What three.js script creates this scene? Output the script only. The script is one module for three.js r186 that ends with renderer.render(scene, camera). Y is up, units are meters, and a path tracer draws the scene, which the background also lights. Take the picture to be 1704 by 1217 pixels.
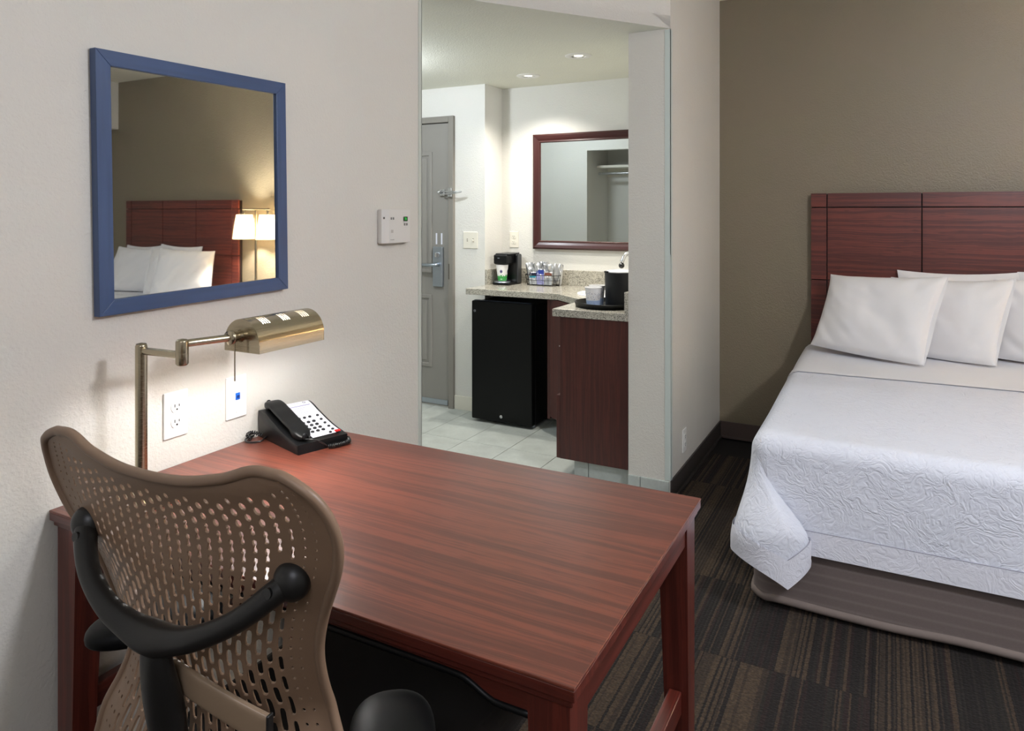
import * as THREE from 'three';
import { RoundedBoxGeometry } from 'three/addons/geometries/RoundedBoxGeometry.js';
import { mergeGeometries, mergeVertices, toCreasedNormals } from 'three/addons/utils/BufferGeometryUtils.js';
import { RectAreaLightUniformsLib } from 'three/addons/lights/RectAreaLightUniformsLib.js';

// ---------------------------------------------------------------- camera, exposure, lamp strengths
const scene = new THREE.Scene();
scene.background = new THREE.Color(0x000000);
const FOCAL = 1186.1;                                   // pixels on the 1704 x 1217 frame
const camera = new THREE.PerspectiveCamera(2 * Math.atan(608.5 / FOCAL) * 180 / Math.PI, 1704 / 1217, 0.05, 60);
camera.position.set(0, 1.40, 0);
camera.rotation.set(0, 27.955 * Math.PI / 180, 0);
camera.setViewOffset(1704, 1217, -1.1, 256.3, 1704, 1217);   // shifted lens: the verticals stay upright
const renderer = new THREE.WebGLRenderer();
renderer.toneMapping = THREE.LinearToneMapping;
renderer.toneMappingExposure = 1.06;
renderer.shadowMap.enabled = true;
RectAreaLightUniformsLib.init();
const L_UNSEEN_PANEL = 7.5, L_UNSEEN_GLOBE = 8.6, L_BED = 5.5, L_DESK = 0.49, L_ENTRY = 2.9, L_DOWN = 4.7;   // strengths of the lamps below; bedroom panel and globe are out of view

// ---------------------------------------------------------------- helpers
let seed = 7;
const rnd = () => { seed = (seed * 1664525 + 1013904223) >>> 0; return seed / 4294967296; };
const V = (x, y, z) => new THREE.Vector3(x, y, z);
const lerp = (a, b, t) => a + (b - a) * t, clamp = (x, a = 0, b = 1) => Math.min(b, Math.max(a, x));
const smooth = (a, b, x) => { const t = clamp((x - a) / (b - a)); return t * t * (3 - 2 * t); };
function interp(tab, x) {                              // smooth table lookup, tab = [[x, y], ...]
  if (x <= tab[0][0]) return tab[0][1];
  for (let i = 0; i < tab.length - 1; i++) if (x <= tab[i + 1][0]) {
    const p = tab[Math.max(0, i - 1)][1], a = tab[i][1], b = tab[i + 1][1], n = tab[Math.min(tab.length - 1, i + 2)][1];
    const t = (x - tab[i][0]) / (tab[i + 1][0] - tab[i][0]), t2 = t * t, t3 = t2 * t;
    return 0.5 * (2 * a + (b - p) * t + (2 * p - 5 * a + 4 * b - n) * t2 + (3 * a - p - 3 * b + n) * t3);
  }
  return tab[tab.length - 1][1];
}
const hash = (x, y, s) => { let h = (x * 374761393 + y * 668265263 + s * 2147483647) | 0; h = Math.imul(h ^ (h >>> 13), 1274126177); return ((h ^ (h >>> 16)) >>> 0) / 4294967296; };
function vnoise(x, y, px, py, s) {                      // value noise that repeats every px, py cells
  const x0 = Math.floor(x), y0 = Math.floor(y), fx = x - x0, fy = y - y0, ux = fx * fx * (3 - 2 * fx), uy = fy * fy * (3 - 2 * fy);
  const w = (a, n) => ((a % n) + n) % n, a = w(x0, px), b = w(x0 + 1, px), c = w(y0, py), d = w(y0 + 1, py);
  return lerp(lerp(hash(a, c, s), hash(b, c, s), ux), lerp(hash(a, d, s), hash(b, d, s), ux), uy);
}
function fbm(x, y, px, py, s, oct = 4) { let v = 0, a = 0.5, k = 1; for (let i = 0; i < oct; i++) { v += a * vnoise(x * k, y * k, px * k, py * k, s + i * 17); a *= 0.5; k *= 2; } return v / (1 - Math.pow(0.5, oct)); }
function dataTex(w, h, fn, size = 1, color = true) {    // fn(u, v) -> [r, g, b] in 0..1 (sRGB) or a number; size = metres a repeat covers
  const d = new Uint8Array(w * h * 4);
  for (let y = 0; y < h; y++) for (let x = 0; x < w; x++) {
    const c = fn(x / w, y / h), i = (y * w + x) * 4, n = typeof c === 'number';
    for (let k = 0; k < 3; k++) d[i + k] = clamp((n ? c : c[k]) * 255, 0, 255); d[i + 3] = 255;
  }
  const t = new THREE.DataTexture(d, w, h); t.wrapS = t.wrapT = THREE.RepeatWrapping; t.magFilter = THREE.LinearFilter; t.minFilter = THREE.LinearMipmapLinearFilter; t.generateMipmaps = true;
  if (color) t.colorSpace = THREE.SRGBColorSpace;
  t.repeat.set(1 / (Array.isArray(size) ? size[0] : size), 1 / (Array.isArray(size) ? size[1] : size)); t.needsUpdate = true; return t;
}
function canvasTex(w, h, draw) { const c = document.createElement('canvas'); c.width = w; c.height = h; draw(c.getContext('2d'), w, h); const t = new THREE.CanvasTexture(c); t.colorSpace = THREE.SRGBColorSpace; return t; }
const mat = (color, roughness = 0.6, o = {}) => new THREE.MeshStandardMaterial({ color, roughness, ...o });
const phys = (color, roughness = 0.6, o = {}) => new THREE.MeshPhysicalMaterial({ color, roughness, ...o });

const taken = {};
const numbered = n => { const k = taken[n] = (taken[n] ?? -1) + 1; return k ? n + '_' + String(k).padStart(3, '0') : n; };
function shade(o) { o.castShadow = true; o.receiveShadow = true; return o; }
function thing(name, label, category, [x, y, z] = [0, 0, 0], turn = 0, group) {
  const o = new THREE.Group(); o.name = numbered(name); o.position.set(x, y, z); o.rotation.y = turn; scene.add(o);
  o.userData = { label, category }; if (group) o.userData.group = group; return o;
}
function part(parent, name, geo, m, [x, y, z] = [0, 0, 0], [rx, ry, rz] = [0, 0, 0]) {
  const o = shade(new THREE.Mesh(geo, m)); o.name = name; o.position.set(x, y, z); o.rotation.set(rx, ry, rz); parent.add(o); return o;
}
function one(name, geo, m, label, category, pos, group) { const o = part(scene, numbered(name), geo, m, pos); o.userData = { label, category }; if (group) o.userData.group = group; return o; }
function struct(name, geo, m, pos, rot) { const o = part(scene, name, geo, m, pos, rot); o.userData = { kind: 'structure' }; return o; }
function structGroup(name) { const o = new THREE.Group(); o.name = name; o.userData = { kind: 'structure' }; scene.add(o); return o; }
// uv in metres, u runs along the grain axis
function uvm(geo, grain = 'x') {
  const g = geo.index ? geo.toNonIndexed() : geo, p = g.attributes.position, uv = new Float32Array(p.count * 2);
  const a = V(), b = V(), c = V(), n = V(), gi = { x: 0, y: 1, z: 2 }[grain];
  for (let i = 0; i < p.count; i += 3) {
    a.fromBufferAttribute(p, i); b.fromBufferAttribute(p, i + 1); c.fromBufferAttribute(p, i + 2);
    n.copy(b).sub(a).cross(c.clone().sub(a)); const ab = [Math.abs(n.x), Math.abs(n.y), Math.abs(n.z)];
    let ni = ab.indexOf(Math.max(...ab)); let ui = gi, vi;
    if (ni === gi) { ui = (gi + 1) % 3; }
    vi = 3 - ni - ui;
    [a, b, c].forEach((q, k) => { const e = [q.x, q.y, q.z]; uv[(i + k) * 2] = e[ui]; uv[(i + k) * 2 + 1] = e[vi]; });
  }
  g.setAttribute('uv', new THREE.BufferAttribute(uv, 2)); return g;
}
const box = (w, h, d, grain = 'x') => uvm(new THREE.BoxGeometry(w, h, d), grain);
const rbox = (w, h, d, r = 0.004, grain = 'x', seg = 2) => uvm(new RoundedBoxGeometry(w, h, d, seg, Math.min(r, w / 2.01, h / 2.01, d / 2.01)), grain);
const cyl = (r0, r1, h, n = 24) => new THREE.CylinderGeometry(r0, r1, h, n);
const lathe = (pts, n = 36) => new THREE.LatheGeometry(pts.map(p => new THREE.Vector2(p[0], p[1])), n);
function span(x0, x1, y0, y1, z0, z1, grain, r) {       // a box between planes, geometry in world coordinates
  const g = r ? new RoundedBoxGeometry(x1 - x0, y1 - y0, z1 - z0, 2, r) : new THREE.BoxGeometry(x1 - x0, y1 - y0, z1 - z0);
  g.translate((x0 + x1) / 2, (y0 + y1) / 2, (z0 + z1) / 2); return uvm(g, grain);
}
function extrude(pts, depth, bevel = 0, curveSeg = 8) {  // pts: [[x, y], ...] or a Shape; depth along +z
  const s = pts instanceof THREE.Shape ? pts : new THREE.Shape(pts.map(p => new THREE.Vector2(p[0], p[1])));
  return new THREE.ExtrudeGeometry(s, { depth, bevelEnabled: bevel > 0, bevelThickness: bevel, bevelSize: bevel, bevelOffset: -bevel, bevelSegments: 2, curveSegments: curveSeg });
}
function sweep(points, radii, { n = 40, radial = 12, flat = 1, closed = false, up } = {}) {   // tube of changing radius with rounded ends
  const cv = new THREE.CatmullRomCurve3(points.map(p => p.isVector3 ? p : V(...p)), closed, 'centripetal');
  const R = typeof radii === 'number' ? () => radii : t => interp(radii.map((r, i) => [i / (radii.length - 1), r]), t);
  const fr = cv.computeFrenetFrames(n, closed), pos = [], idx = [];
  for (let i = 0; i <= n; i++) {
    const c = cv.getPointAt(i / n); let N = fr.normals[i], B = fr.binormals[i]; const r = R(i / n);
    if (up) { const T = fr.tangents[i]; B = T.clone().cross(up).normalize(); N = B.clone().cross(T).normalize(); }
    for (let j = 0; j < radial; j++) { const a = j / radial * 2 * Math.PI, q = c.clone().addScaledVector(N, Math.cos(a) * r * flat).addScaledVector(B, Math.sin(a) * r); pos.push(q.x, q.y, q.z); }
  }
  for (let i = 0; i < n; i++) for (let j = 0; j < radial; j++) { const a = i * radial + j, b = i * radial + (j + 1) % radial; idx.push(a, b, a + radial, b, b + radial, a + radial); }
  if (!closed) for (const [e, f] of [[0, 1], [n, -1]]) { const c = cv.getPointAt(e / n), t = cv.getTangentAt(e / n).multiplyScalar(-f * R(e / n) * 0.35); pos.push(c.x + t.x, c.y + t.y, c.z + t.z); const k = pos.length / 3 - 1; for (let j = 0; j < radial; j++) { const a = e * radial + j, b = e * radial + (j + 1) % radial; f > 0 ? idx.push(k, b, a) : idx.push(k, a, b); } }
  const g = new THREE.BufferGeometry(); g.setAttribute('position', new THREE.Float32BufferAttribute(pos, 3)); g.setAttribute('uv', new THREE.Float32BufferAttribute(new Float32Array(pos.length / 3 * 2), 2)); g.setIndex(idx); g.computeVertexNormals(); return g;
}
function surf(fn, nu, nv) {                             // parametric sheet, fn(u, v) -> Vector3 plus optional uv
  const pos = [], uv = [], idx = [];
  for (let j = 0; j <= nv; j++) for (let i = 0; i <= nu; i++) { const p = fn(i / nu, j / nv); pos.push(p.x, p.y, p.z); uv.push(p.u ?? i / nu, p.v ?? j / nv); }
  for (let j = 0; j < nv; j++) for (let i = 0; i < nu; i++) { const a = j * (nu + 1) + i, b = a + 1, c = a + nu + 1, d = c + 1; idx.push(a, b, c, b, d, c); }
  const g = new THREE.BufferGeometry(); g.setAttribute('position', new THREE.Float32BufferAttribute(pos, 3)); g.setAttribute('uv', new THREE.Float32BufferAttribute(uv, 2)); g.setIndex(idx); g.computeVertexNormals(); return g;
}
const merge = gs => mergeGeometries(gs.map(g => { const q = g.index ? g.toNonIndexed() : g.clone(); for (const k of Object.keys(q.attributes)) if (!['position', 'normal', 'uv'].includes(k)) q.deleteAttribute(k); return q; }));
const pw = (x, k) => Math.sign(x) * Math.pow(Math.abs(x), k);
const at = (g, x, y, z, rx = 0, ry = 0, rz = 0) => { g.rotateX(rx); g.rotateY(ry); g.rotateZ(rz); g.translate(x, y, z); return g; };

// ---------------------------------------------------------------- materials
const peel = dataTex(512, 512, (u, v) => { const a = fbm(u * 40, v * 40, 40, 40, 3, 2), b = fbm(u * 90, v * 90, 90, 90, 9, 2); return smooth(0.3, 0.75, a * 0.65 + b * 0.35); }, 0.26, false);
const wallTint = (r, g, b) => dataTex(256, 256, (u, v) => { const n = 1 + (fbm(u * 5, v * 5, 5, 5, 21, 4) - 0.5) * 0.035; return [r * n, g * n, b * n]; }, 2.7);
const WALL = mat(0xffffff, 0.62, { map: wallTint(0.84, 0.825, 0.79), bumpMap: peel, bumpScale: 0.0005 });
const WALLV = mat(0xffffff, 0.6, { map: wallTint(0.86, 0.855, 0.83), bumpMap: peel, bumpScale: 0.0004 });
const TAUPE = mat(0xffffff, 0.42, { map: wallTint(0.52, 0.475, 0.395), bumpMap: peel, bumpScale: 0.0006 });
const CEIL = mat(0xffffff, 0.8, { map: wallTint(0.90, 0.90, 0.85), bumpMap: peel, bumpScale: 0.0005 });
function woodTex(c0, c1, c2, s, size) {
  return dataTex(1024, 1024, (u, v) => {
    const warp = (fbm(u * 4, v * 6, 4, 6, s, 3) - 0.5) * 0.035, vv = v + warp;
    const band = fbm(u * 2, vv * 60, 2, 60, s + 5, 3), fine = fbm(u * 6, vv * 260, 6, 260, s + 9, 2), fleck = fbm(u * 26, vv * 320, 26, 320, s + 30, 1);
    const t = smooth(0.36, 0.64, band * 0.62 + fine * 0.38), k = smooth(0.66, 0.9, fleck) * 0.35;
    const c = c0.map((x, i) => lerp(x, c1[i], t)); return c.map((x, i) => lerp(x, c2[i], k));
  }, size);
}
const woodA = woodTex([0.475, 0.25, 0.188], [0.365, 0.19, 0.147], [0.30, 0.15, 0.12], 40, [1.3, 0.75]);
const woodB = woodTex([0.44, 0.20, 0.155], [0.325, 0.14, 0.115], [0.23, 0.095, 0.08], 60, [1.1, 0.8]);
const woodC = woodTex([0.315, 0.14, 0.115], [0.245, 0.105, 0.09], [0.19, 0.08, 0.07], 80, [0.9, 0.55]);
const DESKTOP = phys(0xffffff, 0.34, { map: woodA, clearcoat: 0.08, clearcoatRoughness: 0.2 });
const DESKWOOD = phys(0xffffff, 0.3, { map: woodTex([0.41, 0.175, 0.135], [0.32, 0.135, 0.105], [0.26, 0.105, 0.085], 90, [1.0, 0.6]), clearcoat: 0.4, clearcoatRoughness: 0.2 });
const HEADWOOD = phys(0xffffff, 0.38, { map: woodB, clearcoat: 0.2, clearcoatRoughness: 0.3 });
const CABWOOD = mat(0xffffff, 0.42, { map: woodC });
const GROOVE = mat(0x0c0809, 0.5);
const BLACKPL = phys(0x090a0b, 0.42, { specularIntensity: 0.6 });
const BLACKGLOSS = phys(0x07080a, 0.3, { clearcoat: 0.4, clearcoatRoughness: 0.15 });
const CHROME = mat(0xd8dade, 0.16, { metalness: 1 });
const STEEL = mat(0xaeb6c0, 0.34, { metalness: 1 });
const brushed = dataTex(64, 512, (u, v) => 0.4 + 0.6 * fbm(u * 2, v * 256, 2, 256, 77, 2), [0.3, 0.05], false);
const BRASS = mat(0xb9ae97, 0.32, { metalness: 1, roughnessMap: brushed });
const MIRROR = mat(0xd4d8d6, 0.015, { metalness: 1 });
const PLATE = mat(0xecebe6, 0.4);
const SLOT = mat(0x1a1613, 0.7);
const IVORY = mat(0xe4e0d2, 0.45);
const granite = dataTex(512, 512, (u, v) => {
  const a = fbm(u * 110, v * 110, 110, 110, 5, 2), b = fbm(u * 60, v * 60, 60, 60, 8, 2), c = fbm(u * 12, v * 12, 12, 12, 2, 3);
  let n = 0.70 + (c - 0.5) * 0.12; if (a > 0.66) n = 0.48; if (a < 0.28) n = 0.84; if (b > 0.72) n *= 0.66;
  return [n * 1.0, n * 0.975, n * 0.90];
}, 0.32);
const GRANITE = phys(0xffffff, 0.2, { map: granite, clearcoat: 0.3, clearcoatRoughness: 0.1 });
const linen = dataTex(256, 256, (u, v) => 0.5 + 0.25 * Math.sin(u * 128 * Math.PI) + 0.25 * Math.sin(v * 128 * Math.PI), 0.12, false);
const quilt = dataTex(1024, 1024, (u, v) => {           // crinkled woven relief: wandering creases at three scales
  const wx = fbm(u * 6, v * 6, 6, 6, 11, 4) - 0.5, wy = fbm(u * 6, v * 6, 6, 6, 31, 4) - 0.5, rid = (k, o, p) => Math.pow(1 - Math.abs(2 * fbm(u * k + wx * k * o, v * k * 1.0 + wy * k * o, k, k, k + 40, 2) - 1), p);
  return clamp(0.42 * rid(14, 0.5, 2.0) + 0.36 * rid(34, 0.35, 1.8) + 0.22 * rid(78, 0.2, 1.4));
}, 0.62, false);
const QUILT = mat(0xdfe2ec, 0.85, { bumpMap: quilt, bumpScale: 0.0036 });
const SHEET = mat(0xe8e9ef, 0.85, { bumpMap: linen, bumpScale: 0.0003 });
const PILLOWM = mat(0xeae8e8, 0.85);
const SKIRT = mat(0xffffff, 0.85, { map: dataTex(64, 256, (u, v) => { const s = Math.pow(Math.abs(Math.sin(v * Math.PI * 8)), 10), n = 0.97 + 0.06 * hash(Math.floor(u * 64), Math.floor(v * 256), 4); return [0.435 * n + 0.04 * s, 0.39 * n + 0.04 * s, 0.375 * n + 0.04 * s]; }, [0.2, 0.27]) });

// carpet: eight striped squares side by side in one texture
const TILE = 0.475;
const carpetStripe = []; for (let k = 0; k < 8; k++) { const cols = []; let x = 0; const tone = [0.35, 0.7, 0.25, 0.6, 0.4, 0.85, 0.3, 0.55][k]; let lit = rnd() < tone;
  while (x < 1) { const run = 0.04 + rnd() * 0.2, end = x + run; while (x < end) { const w = 0.007 + rnd() * 0.013, q = rnd(); let c;
      if (lit) c = q < 0.45 ? [0.37, 0.315, 0.255] : q < 0.72 ? [0.28, 0.235, 0.195] : [0.14, 0.105, 0.095];
      else c = q < 0.4 ? [0.13, 0.10, 0.092] : q < 0.68 ? [0.185, 0.115, 0.11] : q < 0.88 ? [0.175, 0.155, 0.135] : [0.35, 0.29, 0.235];
      cols.push([x, x + w, c]); x += w; } lit = rnd() < tone; } carpetStripe.push(cols); }
const carpetAt = (k, u, v) => { const wob = (vnoise(u * 60, v * 90, 999, 999, 5) - 0.5) * 0.006, c = carpetStripe[k].find(s => u + wob < s[1]) ?? carpetStripe[k].at(-1); return c; };
const carpetMap = dataTex(2048, 1024, (u, v) => { const k = Math.floor(u * 4) + 4 * Math.floor(v * 2), a = (u * 4) % 1, b = (v * 2) % 1, s = carpetAt(k, a, b), loop = 0.72 + 0.45 * vnoise(a * 90, b * 120, 999, 999, k + 60); const e = Math.min(a, 1 - a, b, 1 - b) < 0.004 ? 0.8 : 1; return s[2].map((x, q) => x * loop * e * [0.70, 0.655, 0.60][q]); });
const carpetBump = dataTex(512, 512, (u, v) => 0.55 * Math.abs(Math.sin(u * Math.PI * 42)) + 0.45 * vnoise(u * 84, v * 110, 84, 110, 3), TILE, false);
carpetBump.channel = 1;
const CARPET = mat(0xffffff, 1, { map: carpetMap, bumpMap: carpetBump, bumpScale: 0.003 });
const tileTex = k => dataTex(128, 128, (u, v) => { const n = 0.74 + (fbm(u * 4, v * 4, 4, 4, 100 + k, 4) - 0.5) * 0.10 + (fbm(u * 30, v * 30, 30, 30, 7 + k, 2) - 0.5) * 0.03; return [n * 0.955, n * 0.985, n * 0.955]; }, 0.3045);
const TILEM = [0, 1, 2].map(k => mat(0xffffff, 0.38, { map: tileTex(k) }));
const BASETILE = mat(0xffffff, 0.4, { map: tileTex(5) });
const GROUT = mat(0x4a4640, 0.95);
const RUBBER = mat(0x3f3a38, 0.55);
const DOORGREY = mat(0x8d8a84, 0.5), FRAMEGREY = mat(0x858179, 0.5);

// ---------------------------------------------------------------- the room
const XL = -1.613, XP = -0.941, XP0 = -1.152, ZC = -3.397, ZH = -4.52, ZD = -4.272, XR = -2.485, ZN = -2.278, HC = 2.285, HB = 2.71, XE = 4.4, ZB = 2.6, XV = -4.2;
struct('wall_left', span(XL - 0.15, XL, 0, HB, ZN, ZB, 'z'), WALL);
struct('wall_back', span(XL - 0.15, XE + 0.15, 0, HB, ZB, ZB + 0.15), WALL);
struct('wall_right', span(XE, XE + 0.15, 0, HB, ZH, ZB, 'z'), WALL);
struct('wall_headboard', span(XP - 0.02, XE + 0.15, 0, HB, ZH - 0.15, ZH), TAUPE);
struct('wall_partition', span(XP0, XP, 0, HB, ZH - 0.001, ZC, 'z'), WALL);
struct('wall_vanity', span(XR - 0.1, XP0 + 0.1, 0, HC + 0.02, ZH - 0.15, ZH + 0.001), WALLV);
struct('wall_entry', span(XV, XR, 0, HC + 0.02, ZH - 0.15, ZD), WALLV);
struct('wall_entry_side', span(XV - 0.15, XV, 0, HC + 0.02, ZH - 0.15, ZN + 0.1, 'z'), WALLV);
{ // wall with the closet opening, seen in the vanity mirror
  const x0 = -2.718, x1 = -1.80, top = 2.018, w = structGroup('wall_closet');
  part(w, 'wall_panel', span(XV, x0, 0, HC + 0.02, ZN, ZN + 0.1), WALLV);
  part(w, 'wall_panel', span(x0, x1, top, HC + 0.02, ZN, ZN + 0.1), WALLV);
  part(w, 'wall_panel', span(x1, XL - 0.15, 0, HB, ZN, ZN + 0.1), WALLV);
  part(w, 'closet_back', span(x0 - 0.1, x1 + 0.037, 0, HC + 0.02, -1.62, -1.55), WALLV);
  part(w, 'closet_side', span(x0 - 0.1, x0 - 0.02, 0, HC + 0.02, ZN + 0.1, -1.62, 'z'), WALLV);
  part(w, 'closet_side', span(x1, x1 + 0.037, 0, HC + 0.02, ZN + 0.1, -1.62, 'z'), WALLV);
  part(w, 'closet_shelf', span(x0 - 0.02, x1, 1.86, 1.885, -1.95, -1.62), IVORY);
  part(w, 'shelf_cleat', span(x0 - 0.02, x1, 1.78, 1.86, -1.64, -1.62), IVORY);
  part(w, 'closet_rod', at(cyl(0.014, 0.014, x1 - x0 + 0.02, 16), (x0 + x1) / 2, 1.80, -1.92, 0, 0, Math.PI / 2), CHROME);
}
struct('ceiling', span(XL - 0.2, XE + 0.15, HB, HB + 0.1, ZH - 0.15, ZB + 0.15), CEIL);
// lowered ceiling of the entry with its slanting front edge
const HX = -1.75, HZ = ZN;                              // where the slanting header meets the closet wall
{ const pts = [[XV, ZN + 0.02], [HX, HZ], [XP, ZC], [XP - 0.005, ZC], [XP0, ZC], [XP0, ZH], [XV, ZH]];
  const s = new THREE.Shape(pts.map(([x, z]) => new THREE.Vector2(x, -z))), g = new THREE.ExtrudeGeometry(s, { depth: 0.06, bevelEnabled: false }); g.rotateX(-Math.PI / 2); g.translate(0, HC, 0);
  struct('ceiling_entry', uvm(g), CEIL);
  const closetTop = span(-2.82, XL - 0.15, HC, HC + 0.06, ZN + 0.02, -1.5); struct('ceiling_closet', closetTop, CEIL);
  const L = Math.hypot(XP - HX, ZC - HZ), a = Math.atan2(-(ZC - HZ), XP - HX), h = new THREE.BoxGeometry(L, HB - HC, 0.1); h.translate(L / 2, (HB + HC) / 2, -0.05);
  struct('wall_header', uvm(h), WALL, [HX, 0, HZ], [0, a, 0]);
  struct('wall_header_side', span(HX - 0.1, XL, HC, HB, ZN - 0.1, ZN + 0.02), WALL);
}
struct('trim_1', merge([span(XL - 0.016, XL + 0.003, 0.1, HC + 0.02, ZN - 0.003, ZN - 0.0005), span(XL, XL + 0.003, 0.1, HC + 0.02, ZN - 0.003, ZN + 0.018)]), mat(0xc9ccc4, 0.3));
struct('trim_2', merge([span(XP - 0.026, XP + 0.003, 0.1, HC - 0.005, ZC + 0.0005, ZC + 0.0035), span(XP, XP + 0.003, 0.1, HC - 0.005, ZC - 0.026, ZC + 0.0035)]), mat(0xc9d2cc, 0.3));
// window pelmet at the far end of the bedroom (seen in the blue mirror)
struct('trim_3', span(3.74, XE, 2.236, HB, ZH, ZB, 'z'), WALL);
// floors
{ const f = structGroup('floor');
  const slab = part(f, 'floor_slab', span(XL - 0.2, XE + 0.15, -0.12, -0.012, ZH - 0.15, ZB + 0.15), mat(0x1a1614, 0.95));
  const geos = []; for (let k = 0; k < 8; k++) { const g = new THREE.BoxGeometry(TILE - 0.0008, 0.012, TILE - 0.0008), uv = g.attributes.uv, p = g.attributes.position, n = uv.count, u1 = new Float32Array(n * 2);
    for (let i = 0; i < n; i++) { const a = clamp(p.getX(i) / TILE + 0.5, 0.004, 0.996), b = clamp(p.getZ(i) / TILE + 0.5, 0.004, 0.996); uv.setXY(i, ((k % 4) + a) / 4, (Math.floor(k / 4) + b) / 2); u1[i * 2] = p.getX(i); u1[i * 2 + 1] = p.getZ(i); }
    g.setAttribute('uv1', new THREE.BufferAttribute(u1, 2)); geos.push(g); }
  for (let i = 0; i < 14; i++) for (let j = -5; j < 11; j++) { const x = -1.95 + (i + 0.5) * TILE, zz = -2.29 + (j + 0.5) * TILE;
    if (x > XE || zz > ZB + 0.2 || zz < ZH - 0.2 || x < XL && zz > HZ + 0.3 && x + TILE / 2 < XL) continue;
    if ((x - HX) * (ZC - HZ) - (zz - HZ) * (XP - HX) > 0.45 && zz < HZ + 0.3) continue;
    part(f, 'carpet_tile', geos[Math.floor(hash(i, j + 50, 8) * 8)], CARPET, [x, -0.006, zz]); }
}
{ const f = structGroup('floor_entry');
  const T = 0.3045, pts = [[XV - 0.1, -1.5], [HX - 0.05, -1.5], [HX, HZ], [XP - 0.03, ZC], [XP - 0.03, ZH - 0.1], [XV - 0.1, ZH - 0.1]];
  const s = new THREE.Shape(pts.map(([x, z]) => new THREE.Vector2(x, -z))), g = new THREE.ExtrudeGeometry(s, { depth: 0.1, bevelEnabled: false }); g.rotateX(-Math.PI / 2); g.translate(0, -0.099, 0);
  part(f, 'grout_bed', uvm(g), GROUT);
  const inside = (x, z) => z > HZ || (x - HX) * (ZC - HZ) - (z - HZ) * (XP - HX) > -0.0;
  const tg = rbox(T - 0.003, 0.008, T - 0.003, 0.0015, 'x', 1);
  for (let i = -6; i < 6; i++) for (let j = -4; j < 7; j++) { const x0 = -2.596 + i * T, z0 = -3.699 + j * T, x1 = x0 + T, z1 = z0 + T;
    if (x1 < XV || z1 < ZH - 0.1 || x0 > XP0 || z1 > -1.6) continue;
    const edge = (x, z) => (x - HX) * (ZC - HZ) - (z - HZ) * (XP - HX);   // positive on the entry side of the slanting edge
    if (z1 > HZ && x1 > HX) { if (edge(x1, z1) < 0) continue; }
    const m = TILEM[Math.floor(hash(i + 20, j + 20, 3) * 3)];
    if (edge(x1, z1) > 0 || z0 > HZ) part(f, 'floor_tile', tg, m, [(x0 + x1) / 2, 0.0005, (z0 + z1) / 2]);
    else { const c = [[x0, z0], [x1, z0], [x1, z1], [x0, z1]], out = []; for (let k = 0; k < 4; k++) { const a = c[k], b = c[(k + 1) % 4], ea = edge(...a), eb = edge(...b); if (ea >= 0) out.push(a); if (ea * eb < 0) { const t = ea / (ea - eb); out.push([lerp(a[0], b[0], t), lerp(a[1], b[1], t)]); } }
      if (out.length > 2) { const sh = new THREE.Shape(out.map(([x, z]) => new THREE.Vector2(x, -z))), q = new THREE.ExtrudeGeometry(sh, { depth: 0.008, bevelEnabled: false }); q.rotateX(-Math.PI / 2); q.translate(0, -0.0035, 0); part(f, 'floor_tile', uvm(q), m); } } }
}
// baseboards
struct('baseboard_left', span(XL, XL + 0.008, 0, 0.1, ZN, ZB, 'z'), RUBBER);
struct('baseboard_partition', merge([span(XP, XP + 0.008, 0, 0.1, ZH, ZC, 'z'), span(XP + 0.008, XP + 0.017, 0, 0.012, ZH, ZC, 'z')]), RUBBER);
struct('baseboard_headboard', merge([span(XP, XE, 0, 0.1, ZH, ZH + 0.008), span(XP, XE, 0, 0.012, ZH + 0.008, ZH + 0.017)]), mat(0x5a4c47, 0.55));
{ const b = structGroup('baseboard_column');
  for (const [x0, x1] of [[XP0 + 0.001, XP0 + 0.063], [XP0 + 0.065, XP - 0.003]]) part(b, 'base_tile', span(x0, x1, 0.003, 0.097, ZC, ZC + 0.012, 'x', 0.003), BASETILE);
  const e = structGroup('baseboard_entry'); for (let x = -2.731; x < XR - 0.01; x += 0.3) part(e, 'base_tile', span(x + 0.003, Math.min(x + 0.298, XR), 0.003, 0.1, ZD, ZD + 0.012, 'x', 0.003), IVORY);
}
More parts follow.
